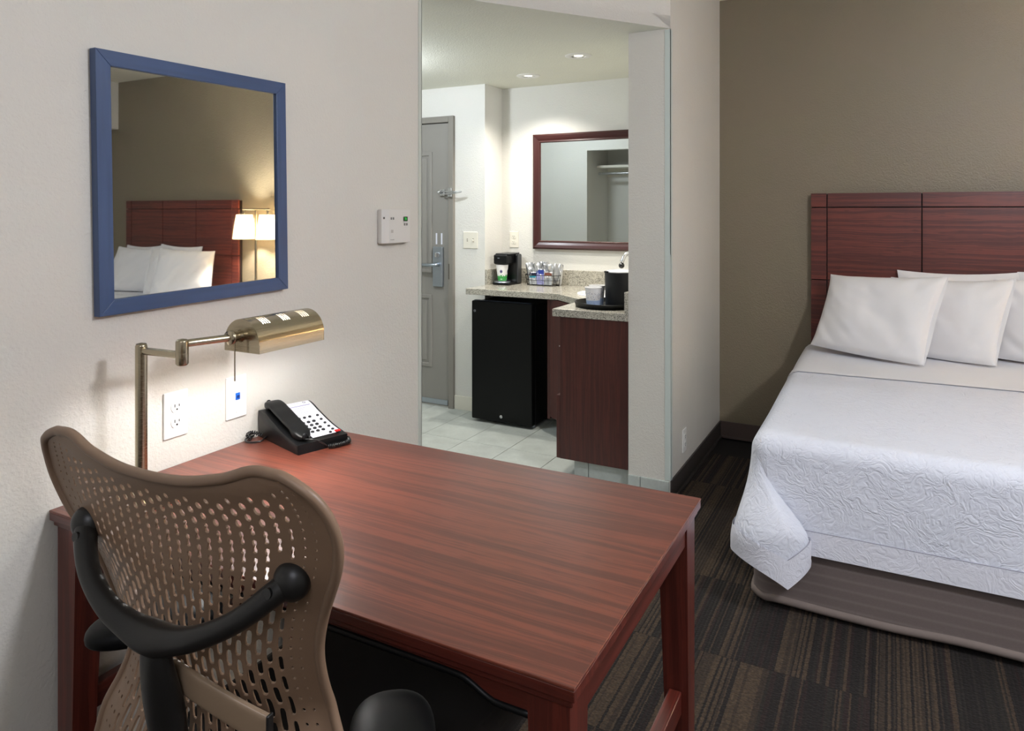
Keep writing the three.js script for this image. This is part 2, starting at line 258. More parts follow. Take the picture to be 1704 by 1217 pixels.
// entry door
{ const x1 = -2.775, W = 0.91, x0 = x1 - W, z = ZD + 0.004, d = structGroup('door_1');
  part(d, 'door_leaf', span(x0, x1, 0.012, 2.03, z - 0.03, z, 'y'), DOORGREY);
  const fr = (a, b, c, e) => span(a, b, c, e, z - 0.02, z + 0.022, 'y', 0.004);
  part(d, 'door_frame', merge([fr(x1 + 0.004, x1 + 0.045, 0, 2.079), fr(x0 - 0.045, x0 - 0.004, 0, 2.079), fr(x0 - 0.0035, x1 + 0.0035, 2.035, 2.079)]), FRAMEGREY);
  part(d, 'gap_seal', merge([span(x1, x1 + 0.004, 0, 2.034, z - 0.018, z - 0.002), span(x0, x1, 2.03, 2.035, z - 0.018, z - 0.002)]), SLOT);
  for (const [a, b] of [[0.28, 0.80], [0.955, 1.83]]) for (const [p, q] of [[x1 - 0.40, x1 - 0.145], [x0 + 0.145, x0 + 0.40]]) {
    const s = new THREE.Shape([[p, a], [q, a], [q, b], [p, b]].map(v => new THREE.Vector2(...v))), i = 0.028; s.holes.push(new THREE.Path([[p + i, a + i], [p + i, b - i], [q - i, b - i], [q - i, a + i]].map(v => new THREE.Vector2(...v))));
    const g = extrude(s, 0.004, 0.005); g.translate(0, 0, z); const m = part(d, 'door_panel', uvm(g, 'y'), DOORGREY);
    part(m, 'panel_field', at(rbox(q - p - 0.09, b - a - 0.09, 0.012, 0.005), (p + q) / 2, (a + b) / 2, z), DOORGREY); }
  part(d, 'door_sweep', span(x0 + 0.01, x1 - 0.01, 0.02, 0.055, z, z + 0.008, 'x', 0.003), STEEL);
  const px = -2.862; const lock = part(d, 'lock_plate', at(rbox(0.085, 0.285, 0.022, 0.006), px, 1.005, z + 0.011), STEEL);
  part(lock, 'thumb_turn', at(merge([at(cyl(0.02, 0.02, 0.008), 0, 0, 0, Math.PI / 2), at(rbox(0.014, 0.036, 0.02, 0.005), 0, 0, 0.012)]), px, 1.09, z + 0.026), CHROME);
  part(lock, 'lever_handle', sweep([[px + 0.008, 1.02, z + 0.018], [px + 0.008, 1.02, z + 0.055], [px - 0.02, 1.02, z + 0.068], [px - 0.13, 1.018, z + 0.066]], [0.014, 0.012, 0.011, 0.010], { n: 30 }), STEEL);
  for (const o of [-0.022, 0.022]) part(d, 'door_label_strip', span(px + o - 0.006, px + o + 0.006, 1.165, 1.245, z, z + 0.0015), mat(0xdfe0ec, 0.4));
  const lx = x1 - 0.02, ly = 1.535; const latch = part(d, 'latch_base', at(rbox(0.04, 0.045, 0.018, 0.004), lx - 0.03, ly, z + 0.009), CHROME);
  part(latch, 'latch_ball', at(new THREE.SphereGeometry(0.014, 16, 12), lx - 0.045, ly + 0.003, z + 0.035), CHROME);
  part(d, 'latch_hinge', at(rbox(0.03, 0.065, 0.02, 0.004), x1 + 0.024, ly, z + 0.03), CHROME);
  part(d, 'latch_bar', merge([sweep([[lx - 0.02, ly + 0.008, z + 0.04], [x1 + 0.06, ly + 0.004, z + 0.07], [x1 + 0.14, ly + 0.004, z + 0.06]], 0.005), sweep([[lx - 0.02, ly - 0.012, z + 0.04], [x1 + 0.06, ly - 0.01, z + 0.07], [x1 + 0.14, ly + 0.003, z + 0.06]], 0.005)]), CHROME);
  part(d, 'strike_plate', span(x1 + 0.006, x1 + 0.014, 0.92, 1.03, z + 0.02, z + 0.024), mat(0x6a655d, 0.4, { metalness: 0.6 }));
}

// ---------------------------------------------------------------- lamps of the entry, and unseen lamps of the bedroom
{ const c = [0.3, HB, 1.2], t = thing('unseen_ceiling_panel', 'unseen square ceiling panel behind the camera, placed to light the near left wall', 'ceiling light', [c[0], c[1] - 0.06, c[2]]);  // out of view behind the camera; lights the near left wall and column
  part(t, 'housing', rbox(1.1, 0.06, 1.1, 0.01), PLATE, [0, 0.03, 0]);
  part(t, 'diffuser', rbox(1.0, 0.012, 1.0, 0.004), mat(0xffffff, 0.6, { emissive: 0xe8f0ff, emissiveIntensity: 1.5 }), [0, -0.006, 0]);
  const l = new THREE.RectAreaLight(0xf0f2ff, L_UNSEEN_PANEL, 1.0, 1.0); l.position.set(c[0], c[1] - 0.075, c[2]); l.rotation.x = -Math.PI / 2; scene.add(l);
}
{ const p = [1.2, 2.25, -1.35], t = thing('unseen_pendant_lamp', 'unseen white globe pendant, out of view, placed to light the bed and left wall', 'lamp', p);  // out of view; placed to light the bed, left wall and partition
  part(t, 'ceiling_rose', lathe([[0, HB - p[1]], [0.06, HB - p[1]], [0.06, HB - p[1] - 0.02], [0, HB - p[1] - 0.025]], 24), PLATE);
  part(t, 'cord', at(cyl(0.003, 0.003, HB - p[1] - 0.15, 8), 0, (HB - p[1] + 0.13) / 2, 0), BLACKPL);
  part(t, 'globe', new THREE.SphereGeometry(0.13, 32, 24), mat(0xffffff, 0.4, { emissive: 0xf4f6ff, emissiveIntensity: 5 }));
  const l = new THREE.PointLight(0xf2f4ff, L_UNSEEN_GLOBE, 0, 2); l.position.set(...p); l.castShadow = true; l.shadow.radius = 6; scene.add(l);
}
{ const p = [-2.78, HC, -3.18], t = thing('entry_ceiling_light', 'round flush white ceiling light in the entry by the door', 'ceiling light', [p[0], p[1], p[2]]);
  part(t, 'base', lathe([[0, 0], [0.15, 0], [0.15, -0.03], [0.14, -0.035], [0, -0.035]]), PLATE);
  part(t, 'diffuser', lathe([[0.138, -0.03], [0.13, -0.055], [0.1, -0.08], [0.05, -0.095], [0, -0.1]]), mat(0xffffff, 0.5, { emissive: 0xfbfdff, emissiveIntensity: 3 }));
  const l = new THREE.PointLight(0xeef6ff, L_ENTRY, 0, 2); l.position.set(p[0], p[1] - 0.085, p[2]); l.castShadow = true; l.shadow.radius = 4; scene.add(l);
}
for (const [x, z, w] of [[-1.567, -3.75, 'nearer the bedroom'], [-2.087, -4.15, 'nearer the vanity mirror wall']]) {
  const t = thing('downlight', 'small recessed round ceiling downlight ' + w, 'downlight', [x, HC, z], 0, 'recessed downlights over the vanity');
  part(t, 'trim_ring', lathe([[0.042, 0.001], [0.046, -0.006], [0.075, -0.004], [0.078, 0.001]], 40), PLATE);
  part(t, 'reflector', lathe([[0.043, -0.004], [0.036, 0.002], [0.024, -0.0005]], 32), CHROME);
  part(t, 'lamp_face', lathe([[0, -0.003], [0.018, -0.003], [0.026, -0.001]], 24), mat(0xffffff, 0.4, { emissive: 0xfff6e6, emissiveIntensity: 2.2 }));
  const l = new THREE.SpotLight(0xfff8ee, L_DOWN, 0, 1.12, 1, 2); l.position.set(x, HC - 0.02, z); l.target.position.set(x, 0, z); l.castShadow = true; l.shadow.radius = 1.5; scene.add(l, l.target);
}

// ---------------------------------------------------------------- desk
const XD0 = -1.608, XD1 = -0.378, ZD0 = -0.891, ZD1 = -1.618, HD = 0.754;
{ const t = thing('desk', 'reddish brown wooden desk with satin grained top and square tapering legs', 'desk', [(XD0 + XD1) / 2, 0, (ZD0 + ZD1) / 2]);
  const w = XD1 - XD0, d = ZD0 - ZD1, th = 0.022;
  part(t, 'desk_top', rbox(w, 0.005, d, 0.0015), DESKTOP, [0, HD - 0.0025, 0]); part(t, 'top_edge', rbox(w - 0.001, th - 0.005, d - 0.001, 0.002), DESKWOOD, [0, HD - 0.005 - (th - 0.005) / 2, 0]);
  part(t, 'edge_band', rbox(w - 0.012, 0.012, d - 0.012, 0.003), DESKWOOD, [0, HD - th - 0.006, 0]);
  const y1 = HD - th - 0.012, inX = w / 2 - 0.012, inZ = d / 2 - 0.012, lw = 0.066;
  for (const [sx, sz] of [[-1, 1], [1, 1], [-1, -1], [1, -1]]) {
    const h = y1, s = new THREE.BoxGeometry(lw, h, lw, 1, 1, 1), p = s.attributes.position;
    for (let i = 0; i < p.count; i++) if (p.getY(i) < 0) { if (p.getX(i) * sx < 0) p.setX(i, p.getX(i) + sx * 0.022); if (p.getZ(i) * sz < 0) p.setZ(i, p.getZ(i) + sz * 0.022); }
    s.computeVertexNormals(); part(t, 'leg', uvm(s, 'y'), DESKWOOD, [sx * (inX - lw / 2), h / 2, sz * (inZ - lw / 2)]); }
  const ax = inX - lw;                                  // front apron with the scalloped knee opening and its black edging
  const prof = [[-ax, y1], [-ax, 0.684], [-ax + 0.05, 0.684]], curve = []; for (let i = 0; i <= 12; i++) curve.push([-ax + 0.05 + 0.07 * i / 12, lerp(0.684, 0.706, smooth(0, 1, i / 12))]);
  const low = [...prof.slice(1), ...curve, ...curve.slice().reverse().map(([x, y]) => [-x, y]), [ax, 0.684]];
  const g = extrude([[-ax, y1], ...low, [ax, y1]], 0.02); g.translate(0, 0, inZ - 0.026); part(t, 'front_apron', uvm(g), DESKWOOD);
  part(t, 'apron_edging', sweep(low.map(([x, y]) => V(x, y - 0.002, inZ - 0.0065)), 0.0055, { n: 120, radial: 8 }), BLACKPL);
  part(t, 'back_apron', rbox(2 * ax, 0.06, 0.02, 0.002), DESKWOOD, [0, y1 - 0.03, -inZ + 0.02]);
  for (const s of [-1, 1]) { part(t, 'side_apron', rbox(0.02, 0.048, 2 * (inZ - lw), 0.002, 'z'), DESKWOOD, [s * (inX - 0.014), y1 - 0.024, 0]);
    part(t, 'stretcher', rbox(0.028, 0.05, 2 * (inZ - lw) + 0.02, 0.003, 'z'), DESKWOOD, [s * (inX - 0.028), 0.325, 0]); }
}

// ---------------------------------------------------------------- blue framed mirror on the left wall
{ const w = 0.574, h = 0.612, fw = 0.036, dp = 0.022, t = thing('wall_mirror', 'square wall mirror in a flat dark blue wooden frame above the desk', 'mirror', [XL, 1.4705, -1.2735]);
  const roll = 0.0175;   // hung slightly askew
  const hold = new THREE.Group(); t.rotation.set(0, Math.PI / 2, 0); t.rotateZ(roll);
  const grain = dataTex(256, 256, (u, v) => { const n = 0.92 + 0.16 * fbm(u * 3, v * 40, 3, 40, 12, 3); return [0.245 * n, 0.325 * n, 0.475 * n]; }, 0.5);
  const BLUE = mat(0xffffff, 0.42, { map: grain });
  const rail = (L, a) => { const g = extrude([[-L / 2, 0], [L / 2, 0], [L / 2 - fw, fw], [-L / 2 + fw, fw]], dp - 0.003, 0.0015); return uvm(g); };
  part(t, 'frame_rail', rail(w), BLUE, [0, -h / 2, 0.003]);
  part(t, 'frame_rail', rail(w), BLUE, [0, h / 2, 0.003], [0, 0, Math.PI]);
  part(t, 'frame_rail', rail(h), BLUE, [w / 2, 0, 0.003], [0, 0, Math.PI / 2]);
  part(t, 'frame_rail', rail(h), BLUE, [-w / 2, 0, 0.003], [0, 0, -Math.PI / 2]);
  part(t, 'mirror_glass', rbox(w - 2 * fw + 0.006, h - 2 * fw + 0.006, 0.004, 0.0005), MIRROR, [0, 0, 0.014]);
  part(t, 'backing', rbox(w - 0.03, h - 0.03, 0.008, 0.001), mat(0x5a5248, 0.8), [0, 0, 0.006]);
}

// ---------------------------------------------------------------- wall plates
function duplexPlate(name, label, x, y, z, turn, m = PLATE) {
  const t = thing(name, label, 'outlet', [x, y, z], turn);
  part(t, 'cover_plate', rbox(0.07, 0.117, 0.006, 0.0028), m, [0, 0, 0.003]);
  for (const s of [-1, 1]) { const g = extrude(new THREE.Shape().absarc(0, 0, 0.0165, -0.95, 0.95).absarc(0, 0, 0.0165, Math.PI - 0.95, Math.PI + 0.95), 0.003, 0.0006); g.rotateZ(0);
    const r = part(t, 'receptacle', g, m, [0, s * 0.0195, 0.0045]);
    part(r, 'contact_slots', merge([at(rbox(0.0022, 0.008, 0.001, 0.0003), -0.0062, 0.003, 0.0038), at(rbox(0.0022, 0.0065, 0.001, 0.0003), 0.0062, 0.003, 0.0038), at(cyl(0.0024, 0.0024, 0.001, 12), 0, -0.0065, 0.0038, Math.PI / 2)]), SLOT); }
  part(t, 'screw', at(cyl(0.003, 0.003, 0.0015, 12), 0, 0, 0, Math.PI / 2), m, [0, 0, 0.0066]); return t;
}
duplexPlate('wall_outlet', 'white duplex outlet on the left wall just above the desk', XL, 0.884, -1.202, Math.PI / 2);
duplexPlate('wall_outlet', 'low white outlet on the partition wall above dark baseboard', XP, 0.225, -3.65, Math.PI / 2);
duplexPlate('wall_outlet', 'ivory outlet on the vanity wall above the coffee maker', -2.386, 1.20, ZH, 0, IVORY);
{ const t = thing('data_plate', 'white wall plate with a small blue network jack behind the phone', 'wall plate', [XL, 0.884, -1.392], Math.PI / 2);
  part(t, 'cover_plate', rbox(0.07, 0.117, 0.006, 0.0028), PLATE, [0, 0, 0.003]);
  const j = part(t, 'network_jack', rbox(0.0145, 0.019, 0.004, 0.0008), mat(0x1f63c8, 0.4), [0.002, 0.002, 0.0065]); part(j, 'jack_socket', rbox(0.010, 0.008, 0.001, 0.0002), mat(0x0c2f70, 0.5), [0, -0.001, 0.0022]);
  for (const s of [-1, 1]) part(t, 'screw', at(cyl(0.003, 0.003, 0.0015, 12), 0, 0, 0, Math.PI / 2), PLATE, [0, s * 0.042, 0.0066]); }
{ const t = thing('switch_plate', 'ivory two-gang switch plate on the entry wall beside the door', 'switch', [-2.6, 1.2, ZD]);
  part(t, 'cover_plate', rbox(0.116, 0.117, 0.006, 0.0028), IVORY, [0, 0, 0.003]);
  part(t, 'toggle', at(rbox(0.008, 0.014, 0.016, 0.002), 0.024, -0.003, 0.01, 0.4), IVORY);
  part(t, 'switch_slot', merge([at(rbox(0.011, 0.024, 0.001, 0.0004), 0.024, 0, 0.0062), at(rbox(0.009, 0.008, 0.001, 0.0004), -0.024, 0.006, 0.0062), at(rbox(0.009, 0.008, 0.001, 0.0004), -0.024, -0.006, 0.0062)]), mat(0x8f8a7c, 0.6)); }
{ const t = thing('thermostat', 'white wall thermostat with a green lit temperature display', 'thermostat', [XL, 1.347, -2.092], Math.PI / 2), B = mat(0xd9d6d0, 0.5);
  part(t, 'backplate', rbox(0.16, 0.118, 0.012, 0.003), B, [0, 0, 0.006]);
  const s = extrude([[-0.081, 0.006], [-0.081, 0.02], [-0.055, 0.033], [0.078, 0.028], [0.081, 0.02], [0.081, 0.006]].map(([x, z]) => [x, -z]), 0.119, 0.0015); s.rotateX(-Math.PI / 2); s.translate(0, -0.0595, 0); for (let i = 0; i < s.attributes.position.count; i++) s.attributes.position.setZ(i, s.attributes.position.getZ(i)); s.computeVertexNormals();
  const bd = part(t, 'body', s, B);
  const G = mat(0x7d7b76, 0.6);
  const scr = canvasTex(128, 80, (c, w, h) => { c.fillStyle = '#06210b'; c.fillRect(0, 0, w, h); c.fillStyle = '#3df05a'; c.font = 'bold 66px sans-serif'; c.textAlign = 'center'; c.fillText('70', 64, 64); });
  part(t, 'display_screen', new THREE.PlaneGeometry(0.026, 0.0165), mat(0x000000, 0.3, { emissive: 0xffffff, emissiveMap: scr, emissiveIntensity: 0.8 }), [0.046, 0.026, 0.0314], [0, 0.037, 0]);
  for (const [x, y] of [[-0.041, 0.028], [-0.028, 0.028], [0.042, 0.006], [0.056, 0.006]]) part(t, 'button', rbox(0.009, 0.009, 0.003, 0.001), G, [x, y, 0.0318 - (x + 0.055) * 0.03]);
  part(t, 'switch_window', rbox(0.013, 0.011, 0.001, 0.0003), mat(0xb9b6af, 0.5), [-0.036, -0.018, 0.0326]);
  part(t, 'slider', rbox(0.006, 0.007, 0.003, 0.001), mat(0x4b4740, 0.5), [-0.073, 0.03, 0.025], [0, -0.5, 0]);
  const txt = canvasTex(128, 32, (c, w, h) => { c.fillStyle = '#d9d6d0'; c.fillRect(0, 0, w, h); c.fillStyle = '#77736c'; c.font = 'bold 22px sans-serif'; c.textAlign = 'center'; c.fillText('Honeywell', 64, 24); });
  part(t, 'maker_print', new THREE.PlaneGeometry(0.028, 0.007), mat(0xffffff, 0.5, { map: txt }), [-0.036, -0.048, 0.0333], [0, 0.037, 0]);
}

// ---------------------------------------------------------------- desk lamp
{ const bx = -1.49, bz = -1.025, t = thing('desk_lamp', 'brushed brass swing-arm desk lamp with a half-round shade', 'lamp', [bx, HD, bz]);
  const P = (x, y, z) => V(x - bx, y - HD, z - bz), sx = -1.3255;
  part(t, 'base', lathe([[0, 0], [0.085, 0], [0.087, 0.004], [0.084, 0.012], [0.03, 0.018], [0.018, 0.024], [0, 0.024]], 48), BRASS);
  part(t, 'post', lathe([[0.0128, 0.02], [0.0128, 0.343], [0.0105, 0.349], [0, 0.351]], 28), BRASS);
  part(t, 'arm', sweep([P(bx, 1.087, bz), P(-1.362, 1.087, -1.0326)], 0.0085, { n: 4, radial: 16 }), BRASS);
  part(t, 'arm_joint', lathe([[0, -0.03], [0.0105, -0.028], [0.0135, -0.024], [0.0135, -0.0012], [0.0128, 0], [0.0135, 0.0012], [0.0135, 0.024], [0.0105, 0.028], [0, 0.03]], 28), BRASS, [-1.362 - bx, 1.0935 - HD, -1.0326 - bz]);
  part(t, 'arm', sweep([P(-1.362, 1.112, -1.0326), P(sx, 1.112, -1.155)], 0.0085, { n: 4, radial: 16 }), BRASS);
  part(t, 'swivel', at(lathe([[0, -0.02], [0.013, -0.02], [0.015, -0.014], [0.012, -0.008], [0.012, 0.004], [0.016, 0.01], [0.016, 0.02], [0, 0.02]], 24), sx - bx - 0.004, 1.112 - HD, -1.148 - bz, Math.PI / 2), BRASS);
  const r = 0.0565, hc = 1.095, hb = 1.075, z0 = -1.162, z1 = -1.371, TH = [];
  for (let i = 0; i <= 32; i++) TH.push(i / 32 * Math.PI);
  const zs = []; { const cuts = []; for (const g of [0.2, 0.5, 0.8]) for (let k = -1.5; k <= 1.5; k++) { const c = z0 + (z1 - z0) * g + k * 0.0066; cuts.push([c + 0.0014, c - 0.0014]); } cuts.sort((a, b) => b[0] - a[0]); let z = z0; for (const [a, b] of cuts) { zs.push([z, a, 0]); zs.push([a, b, 1]); z = b; } zs.push([z, z1, 0]); }
  const shell = rr => { const pos = [], quad = (a, b, c, d) => pos.push(...a, ...b, ...c, ...a, ...c, ...d);
    const prof = [[rr, hb], ...TH.map(a => [rr * Math.cos(a), hc + rr * Math.sin(a)]), [-rr, hb]];
    for (const [a, b, cut] of zs) for (let i = 0; i < prof.length - 1; i++) { const ang = TH[i - 1] ?? -1; if (cut && ang > 0.85 && ang < 1.42) continue;
      const [x, y] = prof[i], [u, v] = prof[i + 1], W = (X, Y, Z) => [sx + X - bx, Y - HD, Z - bz]; quad(W(x, y, a), W(x, y, b), W(u, v, b), W(u, v, a)); }
    const g = new THREE.BufferGeometry(); g.setAttribute('position', new THREE.Float32BufferAttribute(pos, 3)); return toCreasedNormals(uvm(g, 'z'), 0.6); };
  const SHADEM = BRASS.clone(); SHADEM.side = THREE.DoubleSide;
  const sh = part(t, 'shade', shell(r), SHADEM); part(sh, 'white_liner', shell(r - 0.0014), mat(0xf2f0ea, 0.6, { side: THREE.DoubleSide }));
  for (const z of [z0, z1]) { const cap = new THREE.Shape(); cap.moveTo(-r, hb); cap.lineTo(r, hb); cap.lineTo(r, hc); cap.absarc(0, hc, r, 0, Math.PI); cap.lineTo(-r, hb); const g = new THREE.ExtrudeGeometry(cap, { depth: 0.0016, bevelEnabled: false, curveSegments: 24 }); g.translate(sx - bx, -HD, z - bz - 0.0008); part(sh, 'end_cap', uvm(g), BRASS); }
  part(t, 'switch_rod', sweep([P(sx, 1.1, -1.142), P(sx, 1.012, -1.142)], 0.0016, { n: 3, radial: 8 }), BRASS);
  const bulb = part(t, 'bulb', at(new THREE.CapsuleGeometry(0.011, 0.13, 6, 16), sx - bx, 1.104 - HD, (z0 + z1) / 2 - bz, Math.PI / 2), mat(0xffffff, 0.4, { emissive: 0xfff4e4, emissiveIntensity: 6 }));
  for (const k of [-0.05, 0, 0.05]) { const l = new THREE.PointLight(0xfdfdff, L_DESK / 3, 0, 2); l.position.set(sx, 1.104, (z0 + z1) / 2 + k); l.castShadow = true; l.shadow.radius = 0.5; scene.add(l); }
}

// ---------------------------------------------------------------- telephone
{ const t = thing('telephone', 'black desk telephone with a white keypad plate and coiled cord', 'telephone', [-1.474, HD, -1.505], 72.8 * Math.PI / 180);
  const w = 0.152, d = 0.232, top = z => { const k = (z + d / 2) / d; return interp([[0, 0.074], [0.12, 0.079], [0.35, 0.062], [0.65, 0.041], [0.9, 0.03], [1, 0.026]], k); };
  const prof = [[-d / 2, 0.0], [-d / 2 - 0.003, 0.05]]; for (let i = 0; i <= 20; i++) { const z = -d / 2 + d * i / 20; prof.push([z, top(z)]); } prof.push([d / 2, 0.0]);
  const g = extrude(prof, w - 0.006, 0.003); g.rotateY(-Math.PI / 2); g.translate((w - 0.006) / 2, 0, 0); part(t, 'body', toCreasedNormals(g, 0.5), BLACKPL);
  // the plate lies on the curved top
  const plateX0 = -0.02, plateX1 = 0.068, face = canvasTex(256, 512, (c, W, H) => { c.fillStyle = '#e9e8f0'; c.fillRect(0, 0, W, H); c.fillStyle = '#8b89b5'; c.fillRect(20, 84, 216, 8); c.fillStyle = '#b9b8cf'; for (let i = 0; i < 5; i++) c.fillRect(24, 112 + i * 18, 150 - (i % 3) * 22, 6); c.fillRect(60, 38, 110, 6); c.strokeStyle = '#3b3b55'; c.lineWidth = 5; c.beginPath(); c.arc(206, 44, 11, 0, 7); c.stroke(); c.fillStyle = '#c7c6d6'; c.fillRect(30, 470, 120, 5); });
  const pm = part(t, 'keypad_plate', surf((u, v) => { const z = lerp(-d / 2 + 0.014, d / 2 - 0.02, v), p = V(lerp(plateX0, plateX1, u), top(z) + 0.0012, z); p.u = u; p.v = 1 - v; return p; }, 4, 24), mat(0xffffff, 0.45, { map: face, side: THREE.DoubleSide }));
  const btn = (x, k, m, r = 0.0042, nm = 'key') => { const z = -d / 2 + d * k; part(t, nm, lathe([[0, 0.0035], [r * 0.8, 0.0034], [r, 0.0024], [r, 0]], 14), m, [x, top(z) + 0.001, z], [0.2, 0, 0]); };
  const KEY = mat(0x17181b, 0.45);
  for (let j = 0; j < 4; j++) for (let i = 0; i < 3; i++) btn(-0.004 + i * 0.0165, 0.555 + j * 0.075, KEY, 0.0052);
  for (let i = 0; i < 3; i++) btn(-0.004 + i * 0.0165, 0.455, KEY, 0.0045);
  for (let j = 0; j < 5; j++) btn(0.053, 0.46 + j * 0.09, KEY, 0.0042);
  btn(0.037, 0.885, KEY, 0.0042);
  part(t, 'message_light', rbox(0.016, 0.004, 0.01, 0.0015), mat(0xb3161a, 0.35), [0.058, top(d * 0.39) + 0.003, d * 0.40], [0.18, 0, 0]);
  // handset in its cradle on the left
  const hp = []; const N = 24; const hs = surf((u, v) => { const s = v * 2 - 1, z = s * 0.105, end = Math.pow(Math.abs(s), 6), base = top(clamp(z, -d / 2, d / 2)) + 0.004, lift = 0.022 + 0.005 * (1 - s * s);
    const hw = (0.0245 + 0.0035 * smooth(0.55, 0.85, Math.abs(s))) * Math.sqrt(clamp(1 - end * 0.9)), y0 = base + lerp(0.014, 0.0, smooth(0.5, 0.75, Math.abs(s))) + (end > 0.95 ? 0.006 : 0), y1 = base + lift - end * 0.012;
    const a = u * 2 * Math.PI, ca = Math.cos(a), sa = Math.sin(a), e = x => Math.sign(x) * Math.pow(Math.abs(x), 0.5); return V(-0.047 + hw * e(ca), (y0 + y1) / 2 + (y1 - y0) / 2 * e(sa), z); }, N, 40);
  const ends = [-1, 1].map(s => { const z = s * 0.105, base = top(clamp(z, -d / 2, d / 2)) + 0.004; return at(new THREE.SphereGeometry(1, 12, 8).scale(0.0085, 0.010, 0.004), -0.049, base + 0.011, z); });
  part(t, 'handset', merge([hs, ...ends]), BLACKPL);
  const coil = (pts, turns, R, r) => { const cv = new THREE.CatmullRomCurve3(pts.map(p => V(...p))), out = []; const n = turns * 8, up = V(0, 1, 0); for (let i = 0; i <= n; i++) { const k = i / n, c = cv.getPointAt(k), T = cv.getTangentAt(k), B = T.clone().cross(up).normalize(), Nn = B.clone().cross(T); const a = i / 8 * 2 * Math.PI; out.push(c.addScaledVector(B, Math.cos(a) * R).addScaledVector(Nn, Math.sin(a) * R)); } return sweep(out, r, { n: n * 2, radial: 6 }); };
  part(t, 'coiled_cord', merge([sweep([[-0.049, 0.036, 0.108], [-0.03, 0.034, 0.125], [-0.005, 0.018, 0.128], [0.008, 0.0075, 0.127]], 0.002, { n: 20, radial: 8 }), coil([[0.008, 0.0075, 0.127], [0.04, 0.0075, 0.132], [0.072, 0.0075, 0.126], [0.086, 0.0075, 0.1]], 20, 0.0052, 0.0017)]), BLACKGLOSS);
  part(t, 'line_cord', merge([sweep([[-0.076, 0.012, -0.06], [-0.10, 0.006, -0.05], [-0.125, 0.004, -0.075], [-0.12, 0.005, -0.10], [-0.09, 0.006, -0.112]], 0.0024, { n: 40, radial: 8 }), coil([[-0.078, 0.009, -0.085], [-0.10, 0.02, -0.098], [-0.118, 0.018, -0.09], [-0.116, 0.009, -0.075]], 12, 0.0045, 0.0017)]), BLACKGLOSS);
}

